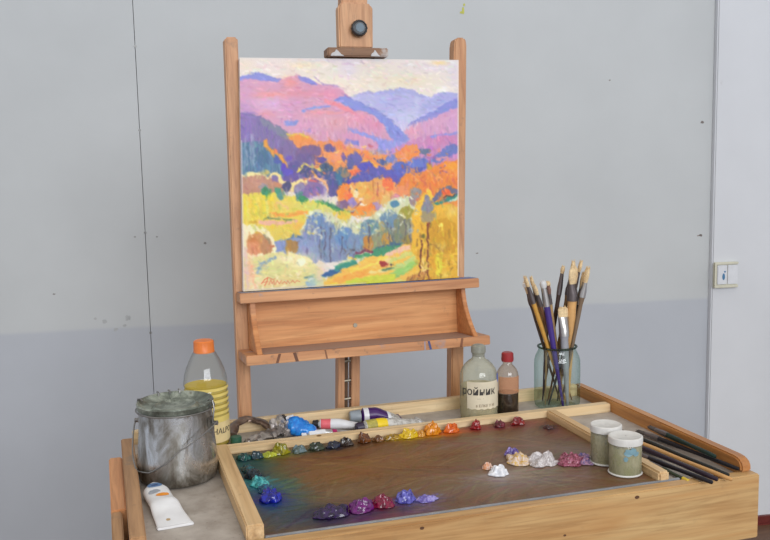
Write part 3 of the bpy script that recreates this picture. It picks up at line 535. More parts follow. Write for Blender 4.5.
ln([(420, 240), (419, 256), (418, 276)], 1.7, (104, 52, 40)); ln([(426, 226), (426, 250), (427, 284)], 1.8, (128, 72, 40)); el(421, 235, 2, 2.4, (126, 120, 40)); ln([(425, 224), (428, 222)], 1.8, (130, 60, 30)); ln([(428, 244), (444, 250)], 1.2, (160, 120, 60), .8)
for k in range(9): x = 402+k*2.1; ln([(x, 284-k*.2), (x+4+k*.3, 277-k*.8)], 1.4, [(172, 104, 44), (196, 140, 70), (140, 84, 50)][k % 3], .9)
ln([(432, 199), (438, 194), (444, 189)], 5, (112, 112, 142)); ln([(447, 186), (453, 189), (460, 191)], 5, (112, 112, 136)); el(446, 191, 3.5, 3.5, (230, 106, 56)); ln([(442, 197), (450, 193)], 2, (216, 120, 60)); ln([(435, 203), (442, 200), (450, 197), (458, 194)], 3.4, (60, 140, 130)); ln([(444, 196), (458, 193)], 1.4, (70, 70, 70), .9); ln([(448, 200), (458, 197)], 2.2, (186, 214, 190))
for k in range(90):
    x = 298+rnd.uniform(0, 118); y = 208+rnd.uniform(0, 26)+max(0, (330-x))*.08; ln([(x, y), (x+rnd.uniform(-3, 4), y+rnd.uniform(-2, 3))], 1.7, [(222, 222, 196), (206, 196, 140), (150, 170, 186), (190, 184, 130), (168, 176, 160), (214, 206, 170)][k % 6], .75)
for k in range(60):
    x = 284+rnd.uniform(0, 70); y = 160+rnd.uniform(0, 34); ln([(x, y), (x+rnd.uniform(-3, 3), y+rnd.uniform(-2, 4))], 1.6, [(96, 88, 150), (70, 110, 140), (150, 120, 150), (176, 140, 130), (112, 96, 160), (210, 150, 110)][k % 6], .6)
# painterly strokes
for k in range(70):   # small contour strokes of pink, orange and gold between the foothill bushes
    x = 300+rnd.uniform(0, 156); y = 150+rnd.uniform(0, 26)-(x-380)*.05; ln([(x, y), (x+rnd.uniform(-4, 4), y+rnd.uniform(-2.5, 2.5))], 1.2, [(214, 150, 160), (226, 150, 100), (90, 84, 150), (222, 140, 70), (160, 110, 160), (96, 104, 170), (206, 120, 90)][k % 7], .85)
for k in range(50): x = 412+rnd.uniform(0, 46); y = 222+rnd.uniform(0, 56); ln([(x, y), (x+rnd.uniform(-2, 2), y+rnd.uniform(2, 8))], 1.3, [(150, 128, 30), (240, 206, 110), (176, 124, 20), (222, 186, 30), (140, 110, 50)][k % 5], .65)
for k in range(40): x = 396+rnd.uniform(0, 62); y = 166+rnd.uniform(0, 36); ln([(x, y), (x+rnd.uniform(-3, 3), y+rnd.uniform(-3, 3))], 1.3, [(190, 92, 60), (244, 176, 110), (170, 120, 120), (236, 120, 50), (200, 160, 60)][k % 5], .7)
for k in range(40): x = 246+rnd.uniform(0, 60); y = 198+rnd.uniform(0, 40); ln([(x, y), (x+rnd.uniform(2, 7), y+rnd.uniform(-1, 3))], 1.5, [(196, 196, 70), (232, 214, 120), (214, 180, 70), (176, 190, 90), (228, 196, 60)][k % 5], .6)
for k in range(40): x = 248+rnd.uniform(0, 66); y = 262+rnd.uniform(0, 26); ln([(x, y), (x+rnd.uniform(-3, 3), y+rnd.uniform(1, 5))], 1.5, [(236, 222, 176), (190, 186, 120), (226, 196, 140), (244, 234, 206), (180, 190, 160)][k % 5], .6)
P.dabs(1500, (2, 5), (.7, 1.5), 26, lambda x, y: (1.4 if y > 60 and y < 200 else .15), .5)
P.dabs(2600, (2.5, 7), (.8, 1.9), 14, lambda x, y: (1.4 if y > 60 and y < 200 else .15), .55)
P.dabs(900, (1.5, 4), (.6, 1.2), 22, None, .5)
I_ = P.img; B_ = I_.copy(); B_[1:-1, 1:-1] = (I_[1:-1, 1:-1]*4+I_[:-2, 1:-1]*2+I_[2:, 1:-1]*2+I_[1:-1, :-2]*2+I_[1:-1, 2:]*2+I_[:-2, :-2]+I_[2:, 2:]+I_[:-2, 2:]+I_[2:, :-2])/16
g_ = B_.mean(axis=2, keepdims=True); m_ = P.img.mean(); P.img = np.clip(m_+((g_+(B_-g_)*.97)-m_)*1.08, 1, 236); P.img = 236*(P.img/236)**1.13
# scrawled red signature
sg = [(259, 284), (262, 280), (265, 278), (264, 282), (262, 286)]; P.line([T(*q) for q in sg], 1.0, (218, 104, 64), .85, False)
for q in ([(260, 283), (265, 282)], [(266, 285), (268, 280), (269, 284), (271, 281), (271, 285)], [(272, 285), (274, 281), (276, 284), (278, 281)], [(279, 284), (281, 282), (283, 284), (284, 281), (286, 284)], [(287, 283), (289, 281), (291, 283), (293, 281), (296, 282)], [(266, 278), (270, 280), (272, 279)]): P.line([T(*p) for p in q], .8, (212, 118, 80), .8, False)
# unpainted rim
P.line([(217.6, 2), (217.6, 224)], 1.6, (232, 214, 206), .8, False); P.line([(1, 225), (120, 225.5)], 1.4, (206, 190, 180), .6, False); P.line([(0.5, 80), (.5, 226)], 1.4, (210, 196, 200), .6, False); P.line([(0, .4), (218, .4)], 1, (206, 202, 196), .6, False)
P.mesh('painted_surface', lambda x, y: PU(x, y, .0201), attr_mat('oil_paint_on_canvas', .5, .35, 420), pt)
# ================================================================ PAINT TABLE
M_pine = wood('pale_pine', (226, 202, 162), (212, 182, 138), 'X', .5, amount=.25)
M_pineY = wood('pale_pine_sides', (218, 188, 144), (196, 160, 114), 'Y', .5, amount=.4)
M_front = wood('pine_front_board', (198, 164, 114), (180, 136, 86), 'X', .42, amount=.12)
M_varn = wood('varnished_side_board', (196, 140, 82), (170, 112, 60), 'Y', .38, amount=.25)
M_worn = wood('worn_side_board', (184, 142, 100), (156, 118, 84), 'Y', .6, stain=(140, 118, 98), amount=.5)
M_handle = wood('orange_wood_strip', (214, 154, 104), (192, 130, 82), 'Y', .5, amount=.15)
def hard_tray():
    m, t, b = mat('dusty_grey_hardboard'); n = noise_tex(t, coords(t), 26, 5, .65); n2 = noise_tex(t, coords(t), 160, 3, .6)
    c = ramp(t, n, [(.3, lin((150, 140, 130))), (.55, lin((172, 163, 154))), (.75, lin((186, 178, 168)))])
    c = mixc(t, ramp(t, n2, [(.62, (0, 0, 0, 1)), (.72, (.5, .5, .5, 1))]), c, lin((120, 108, 98)))
    L(t, c, b.inputs['Base Color']); b.inputs['Roughness'].default_value = .55; bump(t, n2, .15, .0006, b); return m
M_tray = hard_tray()
TB = Vector((.475, 1.38, 0))
tb = thing('paint_table', 'long shallow wooden paint table with divided trays around the palette, in the foreground', 'table', TB)
def tbx(name, m_, x0, x1, y0, y1, z0, z1, bevel=.0015):
    m = MB(); m.box(x0-TB.x, x1-TB.x, y0-TB.y, y1-TB.y, z0, z1); return m.build(name, m_, tb, bevel=bevel)
ZT = .745
tbx('tray_bottom', M_tray, .026, .924, 1.141, 1.642, .733, ZT, 0)
def skew(x, y): return y+.010*(1-min(1, max(0, (x-.006)/.94)))*min(1, max(0, (1.50-y)/.35))
m = MB(); m.box(.006, .9455, 1.1180, 1.1405, .648, .7500, lambda x, y, z: (x-TB.x, skew(x, y)-TB.y, z)); m.build('front_board', M_front, tb, bevel=.002)
tbx('back_board', M_pine, .032, .9230, 1.640, 1.656, .700, .768)
tbx('divider', M_pine, .0325, .9225, 1.5100, 1.5300, ZT, .7615)
tbx('divider', M_pineY, .159, .183, 1.1505, 1.5095, ZT, .7690, .002)
tbx('divider', M_pineY, .784, .803, 1.1450, 1.5095, ZT, .7640, .003)
m = MB(); pr = [(1.120, .7515), (1.6559, .700), (1.6559, .7685), (1.150, .7690), (1.136, .7675), (1.127, .763), (1.1215, .757)]
pr = [(1.1410, .700), (1.6559, .700), (1.6559, .7670), (1.156, .7715), (1.146, .7705), (1.138, .7670), (1.1335, .760), (1.1325, .7503), (1.1410, .7503)]
m.prism([(a-TB.y, b) for a, b in pr], .9232-TB.x, .9420-TB.x, lambda a, b, d: (d, a, b)); m.build('side_board', M_varn, tb, bevel=.0025)
m = MB(); m.box(.0115-TB.x, .0322-TB.x, 1.1500-TB.y, 1.585-TB.y, .690, .7745); m.build('side_board', M_worn, tb, bevel=.0015)
m = MB(); pr = [(1.30, .66), (1.555, .66), (1.560, .735), (1.552, .752), (1.54, .757), (1.30, .757)]
m.prism([(a-TB.y, b) for a, b in pr], -.010-TB.x, .0112-TB.x, lambda a, b, d: (d, a, b)); m.build('side_strip', M_handle, tb, bevel=.002)
m = MB(); m.box(-.010-TB.x, .0052-TB.x, 1.10-TB.y, 1.2995-TB.y, .66, .755); m.build('side_strip', M_worn, tb, bevel=.002)
for x in (.06, .86):
    for y in (1.17, 1.585): tbx('leg', M_pine, x, x+.04, y, y+.04, 0, .7325, .002)
for x, z, r in ((.395, .742, .0022), (.7300, .7415, .0026), (.612, .70, .0016)):
    m = MB(); m.prism([(x+r*1.5*math.cos(a)-TB.x, z+r*math.sin(a)) for a in [2*PI*k/10 for k in range(10)]], 1.1177-TB.y, 1.1184-TB.y, lambda a, b, d: (a, skew(a+TB.x, d+TB.y)-TB.y, b)); m.build('knot', plain('dark_wood_knot', (88, 56, 34), .6), tb)
m = MB(); m.prism([(.3445+.0045*math.cos(a)-TB.x, 1.5185+.004*math.sin(a)-TB.y) for a in [2*PI*k/10 for k in range(10)]], .7614, .7619, lambda a, b, d: (a, b, d)); m.build('knot', plain('brown_wood_knot', (120, 84, 40), .6), tb)

# ---- the palette: a painted board lying in the middle tray
pal = thing('palette', 'large rectangular paint-stained brown palette board in the middle of the table', 'palette', (.48, 1.32, ZT))
PS = lambda x, y, z: (x, skew(x+.48, y+1.32)-1.32, z)
m = MB(); m.box(-.2965, .3035, -.1785, .1895, 0, .0045, PS); m.build('board', plain('dark_palette_edge', (84, 66, 52), .6), pal, bevel=.0008)
PS = lambda x, y, z: (x, skew(x+.48, y+1.32)-1.32, z)
m = MB(); m.box(-.2965, .3400, -.1790, -.1740, 0, .0062, PS); m.build('metal_edge', plain('pale_grey_glass_edge', (138, 140, 144), .25, .1, .15, 40), pal, bevel=.001)
DAB = [
 (.2055, 1.478, .010, .012, .009, (16, 62, 62), (24, 96, 90), 'dark green paint dab in the far left corner of the palette'),
 (.2270, 1.477, .011, .010, .009, (14, 44, 56), (28, 70, 84), 'blackish teal paint dab next to the far left corner of the palette'),
 (.2475, 1.476, .012, .008, .006, (160, 170, 30), (196, 200, 50), 'smeared lime yellow paint dab on the palette'),
 (.2700, 1.482, .0135, .011, .015, (126, 118, 12), (168, 158, 30), 'large rounded olive green paint dab on the palette'),
 (.3000, 1.480, .011, .009, .010, (92, 106, 96), (110, 132, 140), 'grey green paint dab right of the olive dab on the palette'),
 (.3315, 1.484, .0125, .010, .010, (28, 36, 24), (52, 66, 46), 'near-black green paint dab on the rear rim of the palette'),
 (.3600, 1.482, .011, .009, .010, (20, 22, 34), (40, 48, 76), 'blue black paint dab on the rear rim of the palette'),
 (.3845, 1.486, .0105, .009, .012, (42, 30, 24), (66, 52, 44), 'dark umber paint dab on the rear rim of the palette'),
 (.4180, 1.491, .010, .010, .014, (92, 46, 16), (130, 74, 30), 'tall reddish brown paint dab on the palette'),
 (.4455, 1.488, .010, .008, .008, (104, 62, 24), (140, 92, 46), 'small light brown paint dab on the palette'),
 (.4720, 1.488, .0125, .009, .008, (160, 118, 26), (190, 150, 40), 'ochre paint dab on the palette'),
 (.5020, 1.488, .0165, .010, .014, (230, 184, 10), (240, 200, 30), 'large bright yellow paint dab on the palette'),
 (.5235, 1.487, .008, .008, .009, (222, 150, 50), (236, 172, 80), 'small pale orange paint dab between the yellow and orange dabs'),
 (.5470, 1.492, .0135, .011, .017, (238, 140, 10), (246, 156, 24), 'tall yellow orange paint dab on the palette'),
 (.5845, 1.490, .0125, .009, .013, (232, 96, 14), (242, 116, 26), 'deep orange paint dab on the palette'),
 (.6330, 1.494, .009, .009, .014, (140, 14, 18), (176, 24, 28), 'bright red paint dab on the palette, left of two darker red ones'),
 (.6780, 1.490, .009, .009, .010, (92, 16, 26), (140, 60, 76), 'crimson paint dab with a pinkish crust on the palette'),
 (.7150, 1.491, .012, .009, .012, (120, 14, 18), (152, 26, 30), 'round dark red paint dab near the far right corner of the palette'),
 (.7560, 1.448, .008, .010, .004, (58, 26, 28), (90, 44, 46), 'flat dark maroon paint smear in the right corner of the palette'),
 (.2030, 1.420, .010, .015, .007, (10, 66, 74), (16, 96, 104), 'deep teal paint dab on the left rim of the palette'),
 (.2070, 1.384, .011, .013, .011, (8, 20, 34), (18, 48, 62), 'black blue paint dab on the left rim of the palette'),
 (.2105, 1.350, .013, .016, .010, (20, 140, 150), (90, 200, 200), 'turquoise paint dab with pale crests on the left rim of the palette'),
 (.2150, 1.318, .011, .014, .008, (10, 78, 120), (20, 110, 150), 'sea blue paint dab below the turquoise one on the palette'),
 (.2150, 1.280, .013, .017, .013, (10, 18, 130), (24, 40, 180), 'ultramarine blue paint dab nearest the front on the left rim of the palette'),
 (.2860, 1.192, .021, .013, .012, (30, 12, 50), (56, 28, 86), 'large dark violet paint dab on the front rim of the palette'),
 (.3290, 1.196, .016, .013, .014, (92, 12, 96), (122, 26, 122), 'bright purple paint dab on the front rim of the palette'),
 (.3640, 1.200, .014, .013, .013, (110, 8, 44), (146, 24, 66), 'crimson magenta paint dab on the front rim of the palette'),
 (.3985, 1.206, .0125, .013, .015, (78, 74, 170), (120, 118, 210), 'blue lavender paint dab on the front rim of the palette'),
 (.4280, 1.198, .0135, .010, .006, (116, 100, 190), (170, 160, 224), 'flat pale lilac paint dab, rightmost on the front rim of the palette'),
]
G = Canvas(0, 600, 0, 368, 420, 260, (106, 70, 38), 3, 21)   # mm, x right, y away from viewer is 368
for x, y, rx, ry, c, a in ((440, 170, 150, 120, (112, 88, 70), .85), (300, 90, 160, 60, (104, 84, 64), .6), (150, 220, 120, 80, (118, 80, 38), .95), (260, 250, 120, 50, (122, 84, 44), .8), (420, 70, 120, 40, (116, 98, 88), .8), (540, 180, 60, 80, (118, 100, 90), .7), (400, 280, 100, 30, (118, 100, 84), .7),
    (16, 310, 46, 50, (16, 76, 70), 1), (14, 210, 40, 70, (10, 84, 100), 1), (36, 120, 44, 60, (14, 60, 104), 1), (70, 50, 70, 36, (24, 58, 76), 1), (66, 170, 22, 70, (54, 92, 70), .75), (160, 26, 80, 26, (40, 54, 58), .9), (100, 340, 60, 14, (120, 116, 40), .85), (40, 345, 40, 14, (40, 76, 64), .9),
    (190, 346, 60, 14, (60, 62, 50), .8), (260, 346, 50, 12, (84, 56, 34), .8), (330, 346, 34, 14, (170, 140, 30), .9), (385, 342, 30, 14, (206, 130, 40), .9), (420, 346, 18, 10, (186, 84, 34), .8), (475, 346, 50, 16, (128, 42, 34), .95), (540, 350, 40, 20, (122, 50, 40), .95), (575, 300, 22, 60, (116, 62, 44), .8),
    (100, 14, 40, 16, (44, 30, 60), .8), (150, 12, 40, 16, (92, 34, 84), .8), (190, 12, 30, 14, (104, 40, 60), .8), (235, 14, 30, 14, (92, 80, 130), .7), (60, 8, 50, 14, (70, 56, 50), .7), (300, 8, 90, 10, (104, 74, 60), .7), (480, 8, 90, 10, (110, 84, 70), .7),
    (385, 100, 50, 18, (168, 160, 162), .5), (420, 118, 60, 12, (150, 140, 138), .5), (470, 150, 60, 20, (132, 114, 104), .6), (320, 140, 50, 14, (128, 108, 88), .6), (350, 118, 60, 5, (150, 146, 146), .4), (150, 130, 50, 40, (106, 92, 66), .6)): G.soft(x, y, rx, ry, c, a)
for x, y, rx, ry, h, c, c2, lab in DAB:
    X_ = (x-.1835)*1000; Y_ = (y-1.1415)*1000; cc = tuple((p+q)/2 for p, q in zip(c, c2))
    cd = tuple(q*.72 for q in cc); G.soft(X_, Y_, rx*1500, ry*1300, cd, .9); G.soft(X_+6, Y_-4, rx*2200, ry*1800, cd, .3)
    for k in range(9): a_ = G.rs.uniform(0, 2*PI); G.line([(X_, Y_), (X_+rx*2400*math.cos(a_), Y_+ry*1900*math.sin(a_))], G.rs.uniform(2, 5), cd, .75)
G.dabs(1100, (14, 80), (2, 6), 24, lambda x, y: .15+.5*math.sin(x*.02+y*.03), .35)
G.dabs(900, (6, 26), (1.5, 4), 22, None, .3)
G.mesh('paint_film', lambda x, y: PS(-.2965+x*.001, -.1785+y*.001, .0048), attr_mat('smeared_paint_film', .42, .5, 130, 0, (1, 3, 1)), pal)

# ---- dabs of paint on the palette
def glossy(name, c, c2=None, rough=.18, sc_=150):
    m, t, b = mat(name); n = noise_tex(t, coords(t), sc_, 3, .6, .8)
    d = lin(c); e = lin(c2) if c2 else tuple(min(1, x*1.25+.004) for x in d[:3])+(1,)
    L(t, ramp(t, n, [(.42, d), (.6, e)]), b.inputs['Base Color']); b.inputs['Roughness'].default_value = rough; b.inputs['Coat Weight'].default_value = .1; return m
def blob(name, mats, cx, cy, rx, ry, h, label, seed, spikes=.35, group='paint dabs along the palette rim', cat='paint', z=.7501, rough=1.0):
    me = MB(); R_, K_ = 11, 26; rings = []
    for i in range(R_):
        t = i/(R_-1); ring = []
        for j in range(K_):
            a = 2*PI*j/K_; ph = t*PI/2; nz = noise.noise(Vector((math.cos(a)*1.6+seed*7.3, math.sin(a)*1.6+t*1.2, seed*3.1)))
            nz2 = noise.noise(Vector((math.cos(a)*4.5*math.cos(ph)+seed*3, math.sin(a)*4.5*math.cos(ph), seed+t*3)))
            k = math.cos(ph)**.8*(1+.34*rough*nz+.24*rough*nz2)
            zz = h*math.sin(ph)**1.5*(1+spikes*nz2*1.9+spikes*nz*.8)
            ring.append((rx*k*math.cos(a), ry*k*math.sin(a), max(0, zz)))
        rings.append(ring)
    me.loft(rings, True)
    ob = me.build(name, mats, None, smooth=True, angle=80, loc=(cx, cy, z), sub=1); return tag(ob, label, cat, group)
for i, (x, y, rx, ry, h, c, c2, lab) in enumerate(DAB): blob('paint_dab', glossy('dab_paint', tuple(q*.80 for q in c), tuple(q*.88 for q in c2)), x, y, rx*1.22, ry*1.1, h*1.05, lab, i+1)
HG = 'mixed paint heaps in the middle of the palette'
blob('paint_heap', glossy('white_paint', (206, 208, 216), (228, 228, 232), .4), .571, 1.262, .0165, .017, .011, 'small pure white paint heap, leftmost of the mixed heaps', 51, .6, HG)
blob('paint_heap', glossy('orange_tinged_white', (214, 150, 110), (222, 200, 190), .4), .566, 1.2895, .009, .008, .008, 'small orange tinged white paint heap behind the pure white one', 52, .5, HG)
blob('paint_heap', glossy('white_ochre_paint', (208, 190, 180), (200, 158, 60), .4, 220), .6245, 1.302, .021, .026, .012, 'white and ochre mixed paint heap with a violet streak', 53, .6, HG)
blob('paint_heap', glossy('violet_streak', (60, 40, 120), (130, 110, 170), .35), .629, 1.334, .014, .0055, .012, 'violet streak of paint behind the white and ochre heap', 54, .3, HG)
blob('paint_heap', glossy('grey_white_paint', (160, 152, 152), (216, 210, 210), .45, 420), .659, 1.284, .026, .026, .012, 'crusty greyish white mixed paint heap in the middle of the row', 55, .9, HG, rough=1.5)
blob('paint_heap', glossy('magenta_mixed_paint', (104, 28, 44), (176, 104, 128), .35, 320), .7000, 1.268, .023, .024, .012, 'magenta and brown mixed paint heap', 56, .8, HG, rough=1.4)
blob('paint_heap', glossy('blue_pink_paint', (84, 80, 130), (190, 140, 160), .35, 350), .7230, 1.262, .013, .018, .009, 'blue and pink mixed paint heap, rightmost of the row', 57, .8, HG, rough=1.4)
m = MB(); m.tube([(.7330, 1.283, .7530), (.7410, 1.262, .7530), (.7450, 1.240, .7525)], [.003, .0028, .0012], 8); tag(m.build('paint_squiggle', glossy('white_squiggle', (206, 200, 196)), None, True), 'thin white squiggle of paint at the right end of the mixed heaps', 'paint', HG)

# ================================================================ TIN CAN
def tin_metal():  # dark patches and streaks in the colour stand in for reflections of darker surroundings
    m, t, b = mat('aluminium_painted_reflections'); v = coords(t, (1, 1, .5)); n = noise_tex(t, v, 26, 6, .65, .6); n2 = noise_tex(t, coords(t, (1, 1, .25)), 60, 4, .6)
    c = ramp(t, n, [(.32, lin((84, 74, 62))), (.44, lin((140, 136, 128))), (.58, lin((196, 196, 194))), (.70, lin((120, 110, 94)))])
    c = mixc(t, ramp(t, n2, [(.62, (0, 0, 0, 1)), (.75, (.7, .7, .7, 1))]), c, lin((86, 78, 72)))
    L(t, c, b.inputs['Base Color']); b.inputs['Metallic'].default_value = .85
    L(t, ramp(t, n, [(.35, (.48, .48, .48, 1)), (.62, (.20, .20, .20, 1))]), b.inputs['Roughness']); bump(t, n2, .25, .001, b); return m
def tin_lid():
    m, t, b = mat('green_grey_crusted_lid'); v = coords(t); n = noise_tex(t, v, 30, 6, .7, .5)
    c = ramp(t, n, [(.3, lin((66, 66, 58))), (.48, lin((112, 118, 108))), (.60, lin((158, 164, 152))), (.72, lin((96, 88, 74)))])
    L(t, c, b.inputs['Base Color']); b.inputs['Metallic'].default_value = .45; b.inputs['Roughness'].default_value = .42; bump(t, n, .5, .001, b); return m
M_tin = tin_metal(); M_lid = tin_lid(); M_wire = plain('steel_wire', (132, 130, 128), .35, .85)
tin = thing('lidded_can', 'dented grey metal can with lid and wire bail handle in the left tray', 'can', (.0957, 1.440, ZT))
def dent(a, z): return .010*noise.noise(Vector((math.cos(a)*2, math.sin(a)*2, z*25)))
m = MB(); m.lathe([(.001, .0005), (.052, .0005), (.0585, .003), (.0615, .010), (.0630, .020), (.0625, .032), (.0612, .052), (.0585, .078), (.0570, .102), (.0565, .1175), (.0545, .1175), (.0545, .105)], 72, wob=dent, caps=False); m.build('body', M_tin, tin, smooth=True, angle=50)
m = MB(); m.lathe([(.0570, .1165), (.0588, .1165), (.0596, .1180), (.0592, .1230), (.0602, .1245), (.0590, .1268), (.0572, .1262), (.0560, .1235), (.052, .1190), (.046, .1165), (.037, .1160), (.0355, .1190), (.032, .1205), (.029, .1180), (.014, .1160), (.001, .1165)], 72, wob=lambda a, z: dent(a, z)*.5, caps=False); m.build('lid', M_lid, tin, smooth=True, angle=50)
m = MB(); m.tube([(.0608*math.cos(a), .0608*math.sin(a), .1155) for a in [2*PI*k/48 for k in range(48)]], .0013, 6, closed=True); m.build('rim_wire', M_wire, tin, smooth=True)
ea1 = math.radians(-28); ea2 = math.radians(-28+180)
def pol(r, a, z): return (r*math.cos(a), r*math.sin(a), z)
for a0 in (ea1, ea2):
    m = MB(); m.box(-.0012, .0030, -.009, .009, .078, .101, lambda x, y, z: (math.cos(a0)*(.0575+x)-math.sin(a0)*y, math.sin(a0)*(.0575+x)+math.cos(a0)*y, z)); m.build('ear', M_tin, tin, bevel=.001)
    m = MB(); m.tube([pol(.061, a0-.06, .088), pol(.0635, a0-.05, .100), pol(.0645, a0, .115), pol(.0615, a0+.05, .127), pol(.056, a0+.10, .1285), pol(.052, a0+.16, .125)], .0013, 8); m.build('clasp_wire', M_wire, tin, smooth=True)
    m = MB(); m.tube([pol(.058, a0, .092), pol(.0695, a0, .092)], .0035, 10); m.build('rivet', M_wire, tin, smooth=True)
# bail hanging in front: half loop from ear to ear, dropped on the left
pts = []
ANG = [(-28, .095), (-50, .088), (-70, .078), (-90, .066), (-109, .046), (-133, .030), (-158, .027), (-185, .052), (-208, .092)]
for k in range(len(ANG)-1):
    for q in range(4):
        t = q/4; t2 = t*t*(3-2*t)*.3+t*.7; pts.append(pol(.0690, math.radians(ANG[k][0]*(1-t)+ANG[k+1][0]*t), ANG[k][1]*(1-t2)+ANG[k+1][1]*t2))
pts.append(pol(.069, ea1-PI, .092))
m = MB(); m.tube(pts, .0012, 8); m.build('bail_handle', M_wire, tin, smooth=True)
for a in (1.35, 1.65, 2.0): 
    m = MB(); m.tube([pol(.053, a, .124), pol(.054, a, .1295), pol(.0545, a+.05, .1305)], .0016, 8); m.build('lid_lug', M_wire, tin, smooth=True)

# ================================================================ BOTTLES
M_pet = thin_glass('clear_plastic', (250, 250, 247), (205, 208, 206), .05)
M_oil = None
def liquid(name, c, mixd, rough=.1, edge=None):
    m, t, b = mat(name); t.nodes.remove(b); out = t.nodes['Material Output']
    tr = N(t, 'ShaderNodeBsdfTransparent'); tr.inputs[0].default_value = lin(c); df = N(t, 'ShaderNodeBsdfDiffuse'); df.inputs[0].default_value = lin(edge or c)
    mx = N(t, 'ShaderNodeMixShader'); mx.inputs[0].default_value = mixd; L(t, tr.outputs[0], mx.inputs[1]); L(t, df.outputs[0], mx.inputs[2]); L(t, mx.outputs[0], out.inputs[0]); return m
M_oil = liquid('yellow_oil', (248, 232, 160), .45, edge=(232, 212, 110))
M_ocap = plain('orange_cap_plastic', (222, 120, 50), .4, 0, .08)
ob_ = thing('oil_bottle', 'clear plastic bottle of yellow oil with an orange cap behind the metal can', 'bottle', (.1590, 1.585, ZT))
prof = [(.001, .001), (.030, .001), (.0365, .004), (.0383, .012), (.0383, .024), (.0383, .058)]
for k in range(5): z = .062+k*.0105; prof += [(.0383, z), (.0366, z+.0025), (.0366, z+.0045), (.0383, z+.0075)]
prof += [(.0380, .118), (.0362, .130), (.0325, .142), (.0270, .155), (.0210, .167), (.0170, .173), (.0165, .181)]
m = MB(); m.lathe(prof, 48, caps=False); m.build('bottle_body', M_pet, ob_, smooth=True, angle=60)
m = MB(); m.lathe([(max(.0005, r-.0009), z+.0008) for r, z in prof if z < .111]+[(.0368, .1115), (.0005, .1115)], 48, caps=False); m.build('oil', M_oil, ob_, smooth=True, angle=50)
m = MB(); m.lathe([(.0005, .1905), (.0155, .1905), (.0172, .1885), (.0176, .174), (.0182, .1725), (.0182, .1695), (.0160, .1695)], 48, caps=False, wob=lambda a, z: .018*math.cos(24*a) if .173 < z < .189 else 0); m.build('cap', M_ocap, ob_, smooth=True, angle=30)
def wrap_label(parent, r, z0, z1, a0, a1, m_, name='label', wavy=0, seg=24):
    m = MB(); vs = []
    for k in range(seg+1):
        a = a0+(a1-a0)*k/seg
        for rr in (r, r+.0003):
            vs += [(rr*math.cos(a), rr*math.sin(a), z0+wavy*math.sin(k*1.7)), (rr*math.cos(a), rr*math.sin(a), z1)]
    fs = []
    for k in range(seg):
        b = k*4; c = b+4; fs += [(b+2, c+2, c+3, b+3), (b, b+1, c+1, c), (b+1, b+3, c+3, c+1), (b, c, c+2, b+2)]
    fs += [(0, 2, 3, 1), (seg*4, seg*4+1, seg*4+3, seg*4+2)]
    m.add(vs, fs); return m.build(name, m_, parent, smooth=True, angle=60)
M_ylab = plain('yellow_paper_label', (218, 196, 110), .6, 0, .1, 50); M_ink = plain('dark_ink', (52, 48, 46), .7); M_wlab = plain('off_white_paper_label', (212, 202, 178), .65, 0, .09, 40)
wrap_label(ob_, .0385, .014, .050, math.radians(-128), math.radians(-2), plain('cream_label', (222, 200, 148), .6, 0, .08, 50))
wrap_label(ob_, .0386, .0502, .0600, math.radians(-128), math.radians(-2), M_ylab, 'label_band')
for k in range(5): wrap_label(ob_, .03865, .0640+k*.0105, .0690+k*.0105, math.radians(-128), math.radians(-2), M_ylab, 'label_band')
def on_cyl(r, ac, zc): return lambda x, y: (r*math.cos(ac+x/r), r*math.sin(ac+x/r), zc+y)
text_mesh('label_text', 'НАLPO', .0135, on_cyl(.0391, math.radians(-52), .034), M_ink, ob_, .1)

M_gb = thin_glass('old_bottle_glass', (246, 247, 238), (190, 192, 176), .05, (206, 200, 176), .36)
gb = thing('glass_bottle', 'squat glass bottle with grey stopper and handwritten white label, right of the easel', 'bottle', (.6700, 1.5670, ZT))
prof = [(.001, .001), (.031, .001), (.0352, .004), (.0358, .010), (.0358, .078), (.0352, .088), (.0320, .098), (.0265, .106), (.0190, .113), (.0130, .117), (.0115, .121), (.0115, .1265), (.0133, .128), (.0133, .1305)]
m = MB(); m.lathe(prof, 48, caps=False); m.build('bottle_body', M_gb, gb, smooth=True, angle=60)
m = MB(); m.lathe([(.001, .0025), (.0340, .0025), (.0349, .008), (.0349, .066), (.001, .066)], 48, caps=False); m.build('solvent', liquid('cloudy_solvent', (236, 230, 206), .35, edge=(214, 204, 172)), gb, smooth=True, angle=50)
m = MB(); m.lathe([(.001, .1435), (.0100, .1435), (.0135, .1410), (.0140, .1370), (.0140, .1290), (.0118, .1280), (.0118, .122), (.001, .122)], 32, caps=False); m.build('stopper', plain('grey_stopper', (140, 140, 128), .4, .1, .15, 120), gb, smooth=True, angle=35)
wrap_label(gb, .0361, .0270, .0790, math.radians(-150), math.radians(-22), M_wlab, wavy=.0008)
text_mesh('label_text', 'ройник', .0205, on_cyl(.0366, math.radians(-114), .0605), M_ink, gb, .05)
text_mesh('label_text', 'в ЕЛКЕ У М', .0070, on_cyl(.0366, math.radians(-92), .0335), plain('brown_print', (128, 108, 84), .7), gb)
text_mesh('label_text', '—  ·', .007, on_cyl(.0366, math.radians(-108), .0475), plain('faint_ink', (150, 138, 126), .7), gb)
m = MB(); m.prism([(.007*math.cos(a)*.5, .009*math.sin(a)) for a in [2*PI*k/12 for k in range(12)]], .0360, .0365, lambda x, y, d: (d*math.cos(math.radians(-36)+x/.036), d*math.sin(math.radians(-36)+x/.036), .082+y)); m.build('blue_smear', plain('blue_smear', (50, 90, 190), .5), gb)

